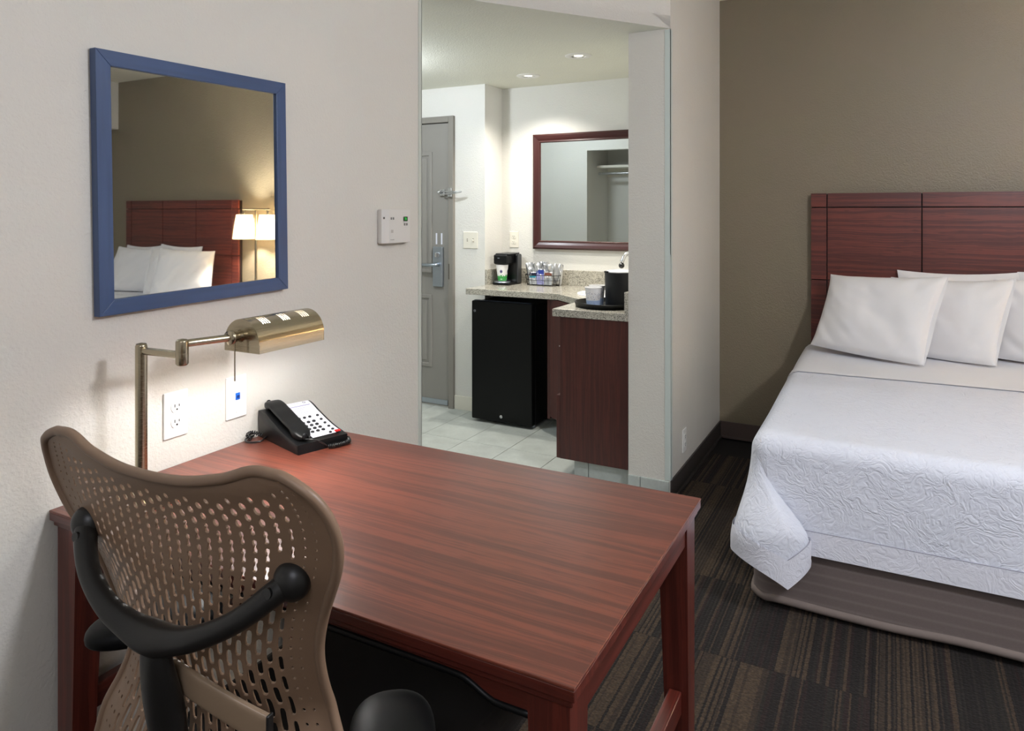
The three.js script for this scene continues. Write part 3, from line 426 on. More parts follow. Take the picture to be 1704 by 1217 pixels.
// ---------------------------------------------------------------- office chair
{ const th = 3 * Math.PI / 180, q0 = -0.27, C = [-0.833, -0.628];
  const t = thing('office_chair', 'swivel office chair with a perforated brown plastic back and black yoke', 'chair', [C[0] + q0 * Math.sin(th), 0, C[1] + q0 * Math.cos(th)], th);
  const SHELL = mat(0x816853, 0.45), YOKE = mat(0x1b1a19, 0.4), RIM = mat(0x826a56, 0.45), SEATM = mat(0x15110e, 0.85), PAD = phys(0x060708, 0.46, { specularIntensity: 0.35 });
  const edgeW = [[0.46, 0.255], [0.56, 0.25], [0.60, 0.2415], [0.645, 0.231], [0.69, 0.213], [0.72, 0.199], [0.75, 0.190], [0.78, 0.188], [0.81, 0.190], [0.84, 0.194], [0.87, 0.202], [0.90, 0.214], [0.93, 0.230], [0.96, 0.246], [0.99, 0.257], [1.02, 0.261], [1.05, 0.255], [1.075, 0.240], [1.092, 0.205]];
  const edgeQ = [[0.46, -0.045], [0.60, -0.055], [0.645, -0.062], [0.69, -0.076], [0.75, -0.077], [0.78, -0.067], [0.81, -0.056], [0.84, -0.047], [0.87, -0.040], [0.90, -0.033], [0.93, -0.023], [0.96, -0.014], [0.99, -0.006], [1.02, 0.003], [1.05, 0.014], [1.092, 0.033]];
  const H0 = 0.48, HT = 1.092;
  const topH = s => interp([[0, 1.064], [0.3, 1.067], [0.6, 1.079], [0.82, 1.094], [1, 1.092]], Math.abs(s));
  function P(s, v, off = 0) {
    const he = lerp(H0, HT, v), a = s * interp(edgeW, he), h = lerp(H0, topH(s), v), bulge = lerp(0.052, 0.012, smooth(0.45, 1.0, v));
    const p = V(a, h, interp(edgeQ, he) + bulge * (1 - Math.pow(Math.abs(s), 2.2)) - q0);
    if (off) { const e = 1e-3, du = P(Math.min(1, s + e), v).sub(P(Math.max(-1, s - e), v)), dv = P(s, Math.min(1, v + e)).sub(P(s, Math.max(0, v - e))); p.addScaledVector(du.cross(dv).normalize(), off); }
    return p;
  }
  // rows: k = 0 at the top; spacing grows downwards
  const pitch = [0.0155, 0.0155, 0.0165, 0.024, 0.026, 0.0265, 0.027, 0.0275, 0.028, 0.029, 0.031, 0.033, 0.036, 0.038, 0.04, 0.04, 0.04, 0.04, 0.04], cum = [0.018]; pitch.forEach(p => cum.push(cum.at(-1) + p));
  const K = cum.findIndex(c => c > HT - H0 - 0.03) > 0 ? cum.findIndex(c => c > HT - H0 - 0.03) - 1 : pitch.length;
  const vk = k => { const i = Math.min(Math.floor(k), cum.length - 2); return 1 - lerp(cum[i], cum[i + 1], k - i) / (HT - H0); };
  const cols = []; { const n = 23, s0 = 0.80; for (let i = 0; i < n; i++) cols.push([-s0 + 2 * s0 * i / n, -s0 + 2 * s0 * (i + 1) / n, i % 2 ? 'b' : 'a']); const e = 0.062; cols.unshift([-s0 - e, -s0, 'd']); cols.push([s0, s0 + e, 'd']); cols.unshift([-s0 - 2 * e, -s0 - e, 'e']); cols.push([s0 + e, s0 + 2 * e, 'e']); }
  const TK = 0.0017, fr = [], cache = new Map();
  const pt = (s, k, o) => { const key = s.toFixed(5) + ',' + k.toFixed(4) + ',' + o; let p = cache.get(key); if (!p) { p = P(s, k < 0 ? 1 : k > K + 50 ? 0 : vk(k), o); cache.set(key, p); } return p; };
  const tri = (a, b, c) => fr.push(a.x, a.y, a.z, b.x, b.y, b.z, c.x, c.y, c.z);
  const quad2 = (s0, s1, k0, k1) => { const A = o => [pt(s0, k0, o), pt(s1, k0, o), pt(s1, k1, o), pt(s0, k1, o)]; let [a, b, c, d] = A(TK); tri(a, c, b); tri(a, d, c); [a, b, c, d] = A(-TK); tri(a, b, c); tri(a, c, d); };
  const knob = (s, k) => { const p = pt(s, k, 0); return Math.hypot(Math.abs(p.x) - 0.19, p.y - 0.951) < 0.026; };
  function cell(s0, s1, k0, k1, type) {
    const sc = (s0 + s1) / 2, kc = (k0 + k1) / 2, ns = Math.round((k1 - k0) * 8), cwm = (s1 - s0) * interp(edgeW, lerp(H0, HT, vk(kc))), chm = (vk(k0) - vk(k1)) * (HT - H0);
    let hw, L, waist = 1;                               // half width and half length in metres, waist narrowing
    const edgeDist = 1 - Math.abs(sc);
    if (type === 'd' || type === 'e') { hw = type === 'd' ? 0.0022 : 0.0017; L = 0.0004; }
    else { hw = Math.min(0.0047, cwm * 0.31); if (kc < 2.9) { L = 0.0012; hw *= kc < 1 ? 0.7 : 0.95; } else { L = chm / 2 - hw - 0.0026; waist = lerp(0.42, 1, smooth(5.5, 9, kc)); } if (Math.abs(sc) > 0.72) { hw *= 0.75; } }
    if (knob(sc, kc) || hw < 0.0012) { for (let i = 0; i < ns; i++) quad2(s0, s1, k0 + i / 8, k0 + (i + 1) / 8); return; }
    const toS = x => sc + x / cwm * (s1 - s0), toK = y => kc + y / chm * (k1 - k0);
    const outer = [], inner = [];
    for (let i = 0; i <= ns; i++) { const f = i / ns, y = lerp(-L, L, f), w = hw * lerp(1, waist, 1 - Math.pow(Math.abs(2 * f - 1), 2.0)) * (i === 0 || i === ns ? 0.72 : 1); const ye = i === 0 ? -L - hw * 0.65 : i === ns ? L + hw * 0.65 : y; outer.push([s0, k0 + (k1 - k0) * f]); inner.push([toS(-w), toK(ye)]); }
    outer.push([sc, k1]); inner.push([sc, toK(L + hw)]);
    for (let i = ns; i >= 0; i--) { const f = i / ns, y = lerp(-L, L, f), w = hw * lerp(1, waist, 1 - Math.pow(Math.abs(2 * f - 1), 2.0)) * (i === 0 || i === ns ? 0.72 : 1); const ye = i === 0 ? -L - hw * 0.65 : i === ns ? L + hw * 0.65 : y; outer.push([s1, k0 + (k1 - k0) * f]); inner.push([toS(w), toK(ye)]); }
    outer.push([sc, k0]); inner.push([sc, toK(-L - hw)]);
    const n = outer.length;
    for (let i = 0; i < n; i++) { const j = (i + 1) % n; const Q = o => [pt(...outer[i], o), pt(...outer[j], o), pt(...inner[j], o), pt(...inner[i], o)];
      let [a, b, c, d] = Q(TK); const B = Q(-TK); tri(a, b, c); tri(a, c, d); tri(B[0], B[2], B[1]); tri(B[0], B[3], B[2]); tri(d, c, B[2]); tri(d, B[2], B[3]); }
  }
  for (const [s0, s1, ty] of cols) {
    if (ty === 'a') for (let k = 0; k < K; k++) cell(s0, s1, k, k + 1, 'a');
    if (ty === 'b') { for (let i = 0; i < 4; i++) { quad2(s0, s1, i / 8, (i + 1) / 8); quad2(s0, s1, K - (i + 1) / 8, K - i / 8); } for (let k = 0; k < K - 1; k++) cell(s0, s1, k + 0.5, k + 1.5, 'b'); }
    if (ty === 'd' || ty === 'e') for (let k = 0; k < K; k += 0.5) cell(s0, s1, k, k + 0.5, ty);
    // strips above and below the rows
    const vt = vk(0), vb = vk(K), strip = (va, vc, n) => { for (let i = 0; i < n; i++) { const a = lerp(va, vc, i / n), c = lerp(va, vc, (i + 1) / n), m = (s0 + s1) / 2; for (const [x, y] of [[s0, m], [m, s1]]) for (const o of [TK, -TK]) { const q = [P(x, a, o), P(y, a, o), P(y, c, o), P(x, c, o)]; if (o > 0) { tri(q[0], q[2], q[1]); tri(q[0], q[3], q[2]); } else { tri(q[0], q[1], q[2]); tri(q[0], q[2], q[3]); } } } };
    strip(1, vt, 3); strip(vb, 0, 4);
  }
  for (const sg of [-1, 1]) { const a = sg * cols.at(-1)[1], n = K * 8; for (let i = 0; i < n; i++) { sg > 0 ? quad2(a, 1, i / 8, (i + 1) / 8) : quad2(-1, a, i / 8, (i + 1) / 8); } const vt = vk(0), vb = vk(K); for (const [va, vc] of [[1, vt], [vb, 0]]) for (let i = 0; i < 3; i++) for (const o of [TK, -TK]) { const x = sg > 0 ? a : -1, y = sg > 0 ? 1 : a, p = lerp(va, vc, i / 3), r = lerp(va, vc, (i + 1) / 3), q = [P(x, p, o), P(y, p, o), P(y, r, o), P(x, r, o)]; if (o > 0) { tri(q[0], q[2], q[1]); tri(q[0], q[3], q[2]); } else { tri(q[0], q[1], q[2]); tri(q[0], q[2], q[3]); } } }
  let sg = new THREE.BufferGeometry(); sg.setAttribute('position', new THREE.Float32BufferAttribute(fr, 3)); sg.setAttribute('uv', new THREE.Float32BufferAttribute(new Float32Array(fr.length / 3 * 2), 2));
  sg = toCreasedNormals(sg, 0.7); const back = part(t, 'backrest', sg, SHELL);
  const loop = []; for (let i = 0; i <= 40; i++) loop.push(P(-1, i / 40)); for (let i = 1; i <= 30; i++) loop.push(P(-1 + 2 * i / 30, 1)); for (let i = 39; i >= 0; i--) loop.push(P(1, i / 40)); for (let i = 1; i < 16; i++) loop.push(P(1 - 2 * i / 16, 0));
  part(back, 'rolled_rim', sweep(loop, 0.0068, { n: 360, radial: 10, closed: true }), RIM);
  const L = (a, h, q) => V(a, h, q - q0);
  // yoke: two arms that rise from the spine to round sockets
  const half = [[0.188, 0.95, 0.0], [0.172, 0.936, 0.013], [0.135, 0.906, 0.032], [0.085, 0.880, 0.043], [0.04, 0.864, 0.043]];
  const y = part(t, 'yoke', sweep([...half.map(([a, h, q]) => L(-a, h, q)), L(0, 0.857, 0.041), ...half.slice().reverse().map(([a, h, q]) => L(a, h, q))], [0.0155, 0.0145, 0.0138, 0.0145, 0.017, 0.021, 0.017, 0.0145, 0.0138, 0.0145, 0.0155], { n: 120, radial: 18 }), YOKE);
  for (const s of [-1, 1]) {
    part(y, 'socket', at(new THREE.SphereGeometry(0.0245, 24, 16).scale(1, 1, 0.8), s * 0.19, 0.951, -0.002 - q0), YOKE);
    part(y, 'socket_screw', at(cyl(0.0065, 0.0065, 0.008, 16), s * 0.176, 0.944, 0.022 - q0, Math.PI / 2 - 0.2), BLACKGLOSS);
  }
  part(t, 'spine', sweep([L(0, 0.868, 0.036), L(0, 0.83, 0.036), L(0, 0.76, 0.024), L(0, 0.66, 0.006), L(0, 0.52, -0.03), L(0, 0.40, -0.12), L(0, 0.38, -0.24)], [0.02, 0.031, 0.026, 0.028, 0.034, 0.036, 0.03], { n: 60, radial: 20, flat: 0.62, up: V(0, 0, 1) }), YOKE);
  // lumbar bar behind the shell
  { const path = []; for (let i = 0; i <= 20; i++) { const s = -0.3 + 1.3 * i / 20, a = s * 0.138; path.push([a, 0.792 - 0.05 * Math.pow(Math.abs(s), 1.3), 0.008 - 0.026 * s * s]); }
    part(t, 'lumbar_bar', surf((u, v) => { const i = u * 20, i0 = Math.min(19, Math.floor(i)), f = i - i0, a = lerp(path[i0][0], path[i0 + 1][0], f), h = lerp(path[i0][1], path[i0 + 1][1], f), q = lerp(path[i0][2], path[i0 + 1][2], f), an = v * 2 * Math.PI, e = x => Math.sign(x) * Math.pow(Math.abs(x), 0.5), hh = 0.0175 * (1 + 0.15 * u); return L(a, h + hh * e(Math.sin(an)), q + 0.005 * e(Math.cos(an))); }, 40, 24), mat(0x8c7761, 0.32, { side: THREE.DoubleSide })); 
    part(t, 'lumbar_end', at(rbox(0.004, 0.042, 0.011, 0.002), 0.139, 0.742, -0.018 - q0), YOKE); }
  part(t, 'seat', (() => { const g = new RoundedBoxGeometry(0.52, 0.075, 0.53, 5, 0.036); const p = g.attributes.position; for (let i = 0; i < p.count; i++) { const x = p.getX(i), z = p.getZ(i); p.setY(i, p.getY(i) + 0.35 * x * x - 0.25 * z * z + 0.05 * z); } g.computeVertexNormals(); return uvm(g); })(), SEATM, [0, 0.475, -0.055]);
  part(t, 'seat_pan', rbox(0.3, 0.06, 0.32, 0.02), YOKE, [0, 0.40, -0.02]);
  for (const s of [-1, 1]) {
    part(t, 'arm_post', sweep([L(s * 0.14, 0.385, -0.27), L(s * 0.25, 0.40, -0.25), L(s * 0.285, 0.46, -0.22), L(s * 0.27, 0.60, -0.17), L(s * 0.26, 0.685, -0.155)], [0.02, 0.024, 0.026, 0.024, 0.02], { n: 40, radial: 14, flat: 0.6 }), YOKE);
    const g = new THREE.SphereGeometry(1, 40, 28), p = g.attributes.position; for (let i = 0; i < p.count; i++) { const x = p.getX(i), y = p.getY(i), z = p.getZ(i); p.setXYZ(i, pw(x, 0.85) * 0.058 * (1 - 0.1 * z), pw(y, 0.8) * 0.024 - 0.006 * z * z, pw(z, 0.85) * 0.105); } g.computeVertexNormals();
    part(t, 'arm_pad', uvm(g), PAD, [s * 0.252, s < 0 ? 0.715 : 0.69, (s < 0 ? -0.165 : -0.125) - q0], [0, s * 0.62, 0]); }
  part(t, 'gas_column', merge([at(cyl(0.028, 0.028, 0.2), 0, 0.27, 0), at(cyl(0.04, 0.045, 0.09), 0, 0.13, 0)]), YOKE);
  for (let k = 0; k < 5; k++) { const a = k / 5 * 2 * Math.PI + 0.3, ca = Math.cos(a), sa = Math.sin(a); part(t, 'base_leg', sweep([[0, 0.12, 0], [ca * 0.15, 0.108, sa * 0.15], [ca * 0.31, 0.075, sa * 0.31]], [0.03, 0.024, 0.018], { n: 16, radial: 12, flat: 0.7 }), YOKE);
    part(t, 'caster', merge([-1, 1].map(s => at(cyl(0.029, 0.029, 0.018, 24), ca * 0.31 - sa * s * 0.013, 0.029, sa * 0.31 + ca * s * 0.013, Math.PI / 2, -a, 0))), BLACKPL); }
}

// ---------------------------------------------------------------- beds
function pillow(name, label, [TL, TR, BL, BR], thick, s, group) {
  const c = V(0, 0, 0); [TL, TR, BL, BR].forEach(p => c.add(V(...p))); c.multiplyScalar(0.25); const yb = Math.min(BL[1], BR[1]);
  const n = V(...TR).sub(V(...BL)).cross(V(...TL).sub(V(...BR))).normalize();
  const side = sg => (u0, v0) => { const u = u0 * 2 - 1, v = v0 * 2 - 1;
    const U = u * (1 - 0.065 * (1 - v * v) * Math.pow(Math.abs(u), 6)) , W = v * (1 - (v > 0 ? 0.085 : -0.035) * (1 - u * u) * Math.pow(Math.abs(v), 6));
    const bot = V(...BL).lerp(V(...BR), (U + 1) / 2), top = V(...TL).lerp(V(...TR), (U + 1) / 2), p = bot.lerp(top, (W + 1) / 2);
    const e = Math.pow(clamp((1 - Math.pow(Math.abs(u), 3.2)) * (1 - Math.pow(Math.abs(v), 3.2))), 0.55);
    const du = Math.min(1 - Math.abs(u), 1 - Math.abs(v)); const wr = (fbm(u0 * 3 + s, v0 * 3 + (u0 - 0.5) * 2, 99, 99, s, 3) - 0.5) * 0.045 * smooth(0, 0.3, du) + Math.sin((u * 1.4 + v * (u > 0 ? -1 : 1)) * 11 + s) * 0.006 * smooth(0.45, 0.9, Math.abs(u) * 0.7 + Math.abs(v) * 0.5) * smooth(0, 0.1, du);
    p.addScaledVector(n, sg * (thick * e / 2 + 0.001) + sg * wr * e); p.sub(V(c.x, yb, c.z)); p.u = u0; p.v = v0; return p; };
  const f = surf(side(1), 44, 36), b = surf(side(-1), 44, 36), ix = b.index; for (let i = 0; i < ix.count; i += 3) { const q = ix.getX(i); ix.setX(i, ix.getX(i + 1)); ix.setX(i + 1, q); } b.computeVertexNormals();
  const t = thing(name, label, 'pillow', [c.x, yb, c.z], 0, group); part(t, 'pillow_case', merge([f, b]), PILLOWM);
  // loose open end of the case
  const hem = (u0, v0) => { const v = v0 * 2 - 1, p = V(...BR).lerp(V(...TR), v0), o = V(...BR).sub(V(...BL)).normalize(); p.addScaledVector(o, (u0 - 0.5) * 0.03 - 0.012).addScaledVector(n, 0.006 * Math.sin(v0 * 9 + s) * u0 + 0.002); p.sub(V(c.x, yb, c.z)); return p; };
  const m = PILLOWM.clone(); m.side = THREE.DoubleSide; part(t, 'case_hem', surf(hem, 4, 24), m); return t;
}
function makeBed(dx, which, shift) {
  const x0 = -0.45 + dx, x1 = 1.22 + dx, zf = -2.655, zh = -4.46, ht = 0.600;
  const gr = n => n + ' of the two matching beds';
  { // headboard of proud panels on a dark backing
    const hx0 = -0.41 + dx, W = 1.592, t = thing('headboard', 'dark red wooden panelled headboard behind ' + which, 'headboard', [hx0 + W / 2, 0.3, ZH + 0.025], 0, 'headboards on the taupe wall');
    part(t, 'backing', rbox(W - 0.004, 1.2, 0.03, 0.002), GROOVE, [0, 0.6, -0.008]);
    const xs = [0, 0.085, 0.559, 1.033, 1.507, W], ys = [0.3, 1.006, 1.424, 1.505];
    for (let i = 0; i < 5; i++) for (let j = 0; j < 3; j++) { const a = xs[i] + (i ? 0.0028 : 0), b = xs[i + 1] - (i < 4 ? 0.0028 : 0), c = ys[j] + (j ? 0.0028 : 0), d = ys[j + 1] - (j < 2 ? 0.0028 : 0); const g = rbox(b - a, d - c, 0.018, 0.0012); const uv = g.attributes.uv; for (let k = 0; k < uv.count; k++) uv.setXY(k, uv.getX(k) + i * 0.473, uv.getY(k) + j * 0.31); part(t, 'panel', g, HEADWOOD, [(a + b) / 2 - W / 2, (c + d) / 2 - 0.3, 0.0155]); }
  }
  const bed = thing('bed', 'bed with a fitted grey box spring cover, ' + which, 'bed', [(x0 + x1) / 2, 0, (zf + zh) / 2], 0, 'beds along the headboard wall'), cx = (x0 + x1) / 2, cz = (zf + zh) / 2, bw = x1 - x0 - 0.012, bl = zf - zh - 0.006;
  const rr = (w, l, r, h) => { const s = new THREE.Shape(), a = w / 2, b = l / 2; s.moveTo(-a + r, -b); s.lineTo(a - r, -b); s.absarc(a - r, -b + r, r, -Math.PI / 2, 0); s.lineTo(a, b - r); s.absarc(a - r, b - r, r, 0, Math.PI / 2); s.lineTo(-a + r, b); s.absarc(-a + r, b - r, r, Math.PI / 2, Math.PI); s.lineTo(-a, -b + r); s.absarc(-a + r, -b + r, r, Math.PI, 1.5 * Math.PI); const g = new THREE.ExtrudeGeometry(s, { depth: h, bevelEnabled: false, curveSegments: 10 }); g.rotateX(-Math.PI / 2); return g; };
  part(bed, 'box_spring', toCreasedNormals(uvm(rr(bw, bl, 0.07, 0.25)), 0.6), SKIRT, [0, 0.032, 0]);
  { const pts = [], a = bw / 2 - 0.004, b = bl / 2 - 0.004, r = 0.07; for (const [sx, sz, st] of [[1, 1, 0], [-1, 1, 1], [-1, -1, 2], [1, -1, 3]]) for (let i = 0; i <= 6; i++) { const q = (st + i / 6) * Math.PI / 2; pts.push(V(sx * (a - r) + r * Math.cos(q), 0.03 + 0.004 * Math.sin(i * 2 + st), sz * (b - r) + r * Math.sin(q))); }
    const mid = []; for (let i = 0; i < pts.length; i++) { const p = pts[i], q = pts[(i + 1) % pts.length]; mid.push(p); const d = p.distanceTo(q); if (d > 0.2) for (let k = 1; k < 8; k++) { const m = p.clone().lerp(q, k / 8); m.y += 0.006 * Math.sin(k * 1.7); mid.push(m); } }
    part(bed, 'hem_welt', sweep(mid, 0.015, { n: 300, radial: 10, closed: true }), mat(0x786c66, 0.85)); }
  part(bed, 'mattress', rbox(bw - 0.03, 0.305, bl - 0.02, 0.05, 'x', 4), SHEET, [0, 0.28 + 0.1525, 0]);
  for (const [sx, sz] of [[-1, -1], [1, -1], [-1, 1], [1, 1]]) part(bed, 'leg', cyl(0.03, 0.03, 0.05, 16), BLACKPL, [sx * (bw / 2 - 0.15), 0.025, sz * (bl / 2 - 0.15)]);
  // cloth draped over the mattress: sides, foot and a fluted corner
  const R = 0.065, arc = R * Math.PI / 2;
  const fall = o => o < arc ? [R * Math.sin(o / R), R * (1 - Math.cos(o / R))] : [R + (o - arc) * 0.05, R + (o - arc) * 0.998];
  function drape(D, zTop, y00, sd) { let yTop = y00;                    // returns pos(A, B): A across, B from the head edge to the foot
    const W = x1 - x0 - 2 * R, Ln = zf - R - zTop;
    return (A, B) => {
      const left = A < 0, a = left ? -A : Math.max(0, A - W), b = Math.max(0, B - Ln), sx = left ? -1 : 1, kx = left ? x0 + R : x1 - R;
      const wave = (fbm(A * 1.7 + 5, B * 1.7 + 9, 99, 99, sd, 3) - 0.5);
      yTop = y00 + 0.04 * smooth(0, 1.6, zf - 0.1 - (zTop + B));
      if (a === 0 && b === 0) return V(x0 + R + A, yTop + wave * 0.012, zTop + B);
      if (b === 0) { const [o, d] = fall(a); return V(kx + sx * (o + wave * 0.05 * smooth(0.1, 0.4, a)), yTop - d + wave * 0.012, zTop + B); }
      if (a === 0) { const [o, d] = fall(b); return V(x0 + R + A, yTop - d + wave * 0.012, zTop + Ln + o + wave * 0.022 * smooth(0.05, 0.4, b)); }
      const r = Math.hypot(a, b), ph = Math.atan2(b, a) / (Math.PI / 2), [o, d] = fall(lerp(Math.max(a, b), r, 0.5)), zc = zTop + Ln, m = smooth(0.10, 0.40, r);
      const dir = al => [sx * Math.cos(al), Math.sin(al)], s1 = dir(ph * Math.PI / 2), simple = [s1[0] * o, s1[1] * o];
      const q1 = 0.70, fl = k => { const al = k * 2.9, rad = 0.085 + 0.05 * m, c = dir(al); return [-sx * 0.01 + c[0] * (rad + 0.02 * (1 - k)), 0.06 + c[1] * rad]; };
      let f; if (ph < q1) { f = fl(ph / q1); const k = smooth(0, 0.25, ph / q1); f = [lerp(simple[0], f[0], k), lerp(simple[1], f[1], k)]; }
      else { const e = fl(1), k = (ph - q1) / (1 - q1), back = [0, fall(b)[0]]; const arcIn = Math.sin(k * Math.PI) * 0.012; f = [lerp(e[0], back[0], k), lerp(e[1], back[1], smooth(0, 0.55, k)) - arcIn * 0]; }
      return V(kx + lerp(simple[0], f[0], m), yTop - d + wave * 0.012, zc + lerp(simple[1], f[1], m));
    };
  }
  const sheetOf = (pos, A0, A1, B0, B1, nu, nv, off = 0) => surf((u, v) => { const A = lerp(A0, A1, u), B = lerp(B0, B1, v), p = pos(A, B); if (off) { const e = 0.004, du = pos(A + e, B).sub(pos(A - e, B)), dv = pos(A, B + e).sub(pos(A, B - e)); p.addScaledVector(dv.cross(du).normalize(), off); } p.u = A; p.v = B; return p; }, nu, nv);
  const dbl = m => { const q = m.clone(); q.side = THREE.DoubleSide; return q; };
  const D = 0.418, zT = -3.70, W = x1 - x0 - 2 * R, Ln = zf - R - zT, pos = drape(D, zT, ht + 0.004, 41 + shift), sub = g => { g.translate(-cx, -0.2, -cz); return g; };
  const cov = thing('coverlet', 'white quilted coverlet draped over the foot of ' + which, 'coverlet', [cx, 0.2, cz], 0, 'coverlets on the beds');
  part(cov, 'quilted_cloth', sub(sheetOf(pos, -D, W + D, 0, Ln + D, 150, 110)), dbl(QUILT));
  part(cov, 'hem_border', sub(merge([sheetOf(pos, -D, W + D, Ln + D - 0.078, Ln + D + 0.002, 150, 6, 0.006), sheetOf(pos, -D - 0.002, -D + 0.078, 0, Ln + D, 6, 110, 0.006), sheetOf(pos, W + D - 0.078, W + D + 0.002, 0, Ln + D, 6, 110, 0.006)])), dbl(mat(0xe2e3ec, 0.85, { bumpMap: quilt, bumpScale: 0.0022 })));
  const seam = []; for (let i = 0; i <= 200; i++) { const A = lerp(-D + 0.08, W + D - 0.08, i / 200), B = Ln + D - 0.08, p = pos(A, B), e = 0.004, n = pos(A, B + e).sub(pos(A, B - e)).cross(pos(A + e, B).sub(pos(A - e, B))).normalize(); seam.push(p.addScaledVector(n, 0.005)); }
  part(cov, 'hem_seam', sub(sweep(seam, 0.0016, { n: 400, radial: 6 })), mat(0xa9aab8, 0.9));
  part(cov, 'turned_edge', sub(sheetOf(drape(D, zT - 0.07, ht + 0.008, 41 + shift), -0.12, W + 0.12, 0, 0.085, 80, 4)), dbl(SHEET));
  const ps = drape(0.3, zh, ht, 77 + shift), sh = thing('bed_sheet', 'smooth white top sheet under the pillows of ' + which, 'sheet', [cx, 0.2, cz], 0, 'sheets on the beds');
  part(sh, 'sheet_cloth', sub(sheetOf(ps, -0.30, W + 0.30, 0, 0.73, 90, 40)), dbl(SHEET));
  const X = dx, g = which, row = 'pillows on ' + which;
  pillow('pillow', 'plump white pillow at the left front of ' + g, [[-0.295 + X, 1.052, -4.32], [0.254 + X, 1.075, -4.18], [-0.388 + X, 0.674, -4.20], [0.14 + X, 0.652, -3.99]], 0.16, 3 + shift, row);
  pillow('pillow', 'middle white pillow tucked behind the left one of ' + g, [[0.0 + X, 1.045, -4.375], [0.551 + X, 1.064, -4.31], [-0.02 + X, 0.655, -4.33], [0.446 + X, 0.653, -4.14]], 0.11, 11 + shift, row);
  pillow('pillow', 'right white pillow behind the middle one of ' + g, [[0.47 + X, 1.06, -4.40], [1.09 + X, 1.06, -4.34], [0.46 + X, 0.655, -4.36], [1.10 + X, 0.655, -4.17]], 0.10, 23 + shift, row);
  pillow('pillow', 'rear left white pillow against headboard of ' + g, [[0.03 + X, 1.08, -4.448], [0.60 + X, 1.09, -4.448], [0.02 + X, 0.655, -4.40], [0.58 + X, 0.655, -4.40]], 0.035, 37 + shift, row);
  pillow('pillow', 'rear right white pillow against headboard of ' + g, [[0.61 + X, 1.075, -4.448], [1.12 + X, 1.07, -4.448], [0.61 + X, 0.655, -4.40], [1.12 + X, 0.655, -4.40]], 0.035, 51 + shift, row);
}
makeBed(0, 'the near bed', 0);
makeBed(2.36, 'the far bed mirrored in blue frame', 100);
{ const t = thing('nightstand', 'dark red wooden nightstand between the two beds', 'nightstand', [1.565, 0, -4.26]);
  part(t, 'body', rbox(0.46, 0.5, 0.40, 0.003, 'x'), HEADWOOD, [0, 0.31, 0]); part(t, 'nightstand_top', rbox(0.50, 0.03, 0.44, 0.004), HEADWOOD, [0, 0.575, 0]); part(t, 'plinth', rbox(0.42, 0.06, 0.36, 0.002), BLACKPL, [0, 0.03, 0]);
  for (const y of [0.19, 0.43]) { const d = part(t, 'drawer', rbox(0.43, 0.22, 0.016, 0.003), HEADWOOD, [0, y, 0.206]); part(d, 'knob', at(lathe([[0, 0.022], [0.012, 0.02], [0.014, 0.012], [0.006, 0.006], [0.008, 0]], 16), 0, 0, 0.007, Math.PI / 2), STEEL); }
}
{ const t = thing('bedside_lamp', 'brass bedside lamp with two white drum shades between the beds', 'lamp', [1.575, 0.59, -4.33]);
  part(t, 'base', lathe([[0, 0], [0.1, 0], [0.1, 0.012], [0.03, 0.02], [0, 0.02]], 40), BRASS); part(t, 'pole', at(cyl(0.011, 0.011, 0.82, 16), 0, 0.42, 0), BRASS);
  part(t, 'cross_bar', rbox(0.30, 0.014, 0.03, 0.003), BRASS, [0, 0.832, 0]);
  for (const s of [-1, 1]) {
    const sh = part(t, 'shade', lathe([[0.098, 0.575], [0.066, 0.785], [0.065, 0.785], [0.097, 0.575]], 48), phys(0xfff4df, 0.95, { transmission: 0.6, thickness: 0, side: THREE.DoubleSide }), [s * 0.138, 0, 0]);
    part(sh, 'shade_ring', merge([at(new THREE.TorusGeometry(0.098, 0.0016, 8, 48), 0, 0.575, 0, Math.PI / 2), at(new THREE.TorusGeometry(0.066, 0.0016, 8, 48), 0, 0.785, 0, Math.PI / 2)]), BRASS);
    part(t, 'socket_stem', at(cyl(0.008, 0.008, 0.07, 12), s * 0.138, 0.79, 0), BRASS);
    part(t, 'bulb', at(new THREE.SphereGeometry(0.028, 20, 14), s * 0.138, 0.69, 0), mat(0xffffff, 0.4, { emissive: 0xffedcf, emissiveIntensity: 9 }));
    const l = new THREE.PointLight(0xfff4e6, L_BED, 0, 2); l.position.set(1.575 + s * 0.138, 0.59 + 0.69, -4.33); l.castShadow = true; l.shadow.radius = 1.4; scene.add(l); }
}

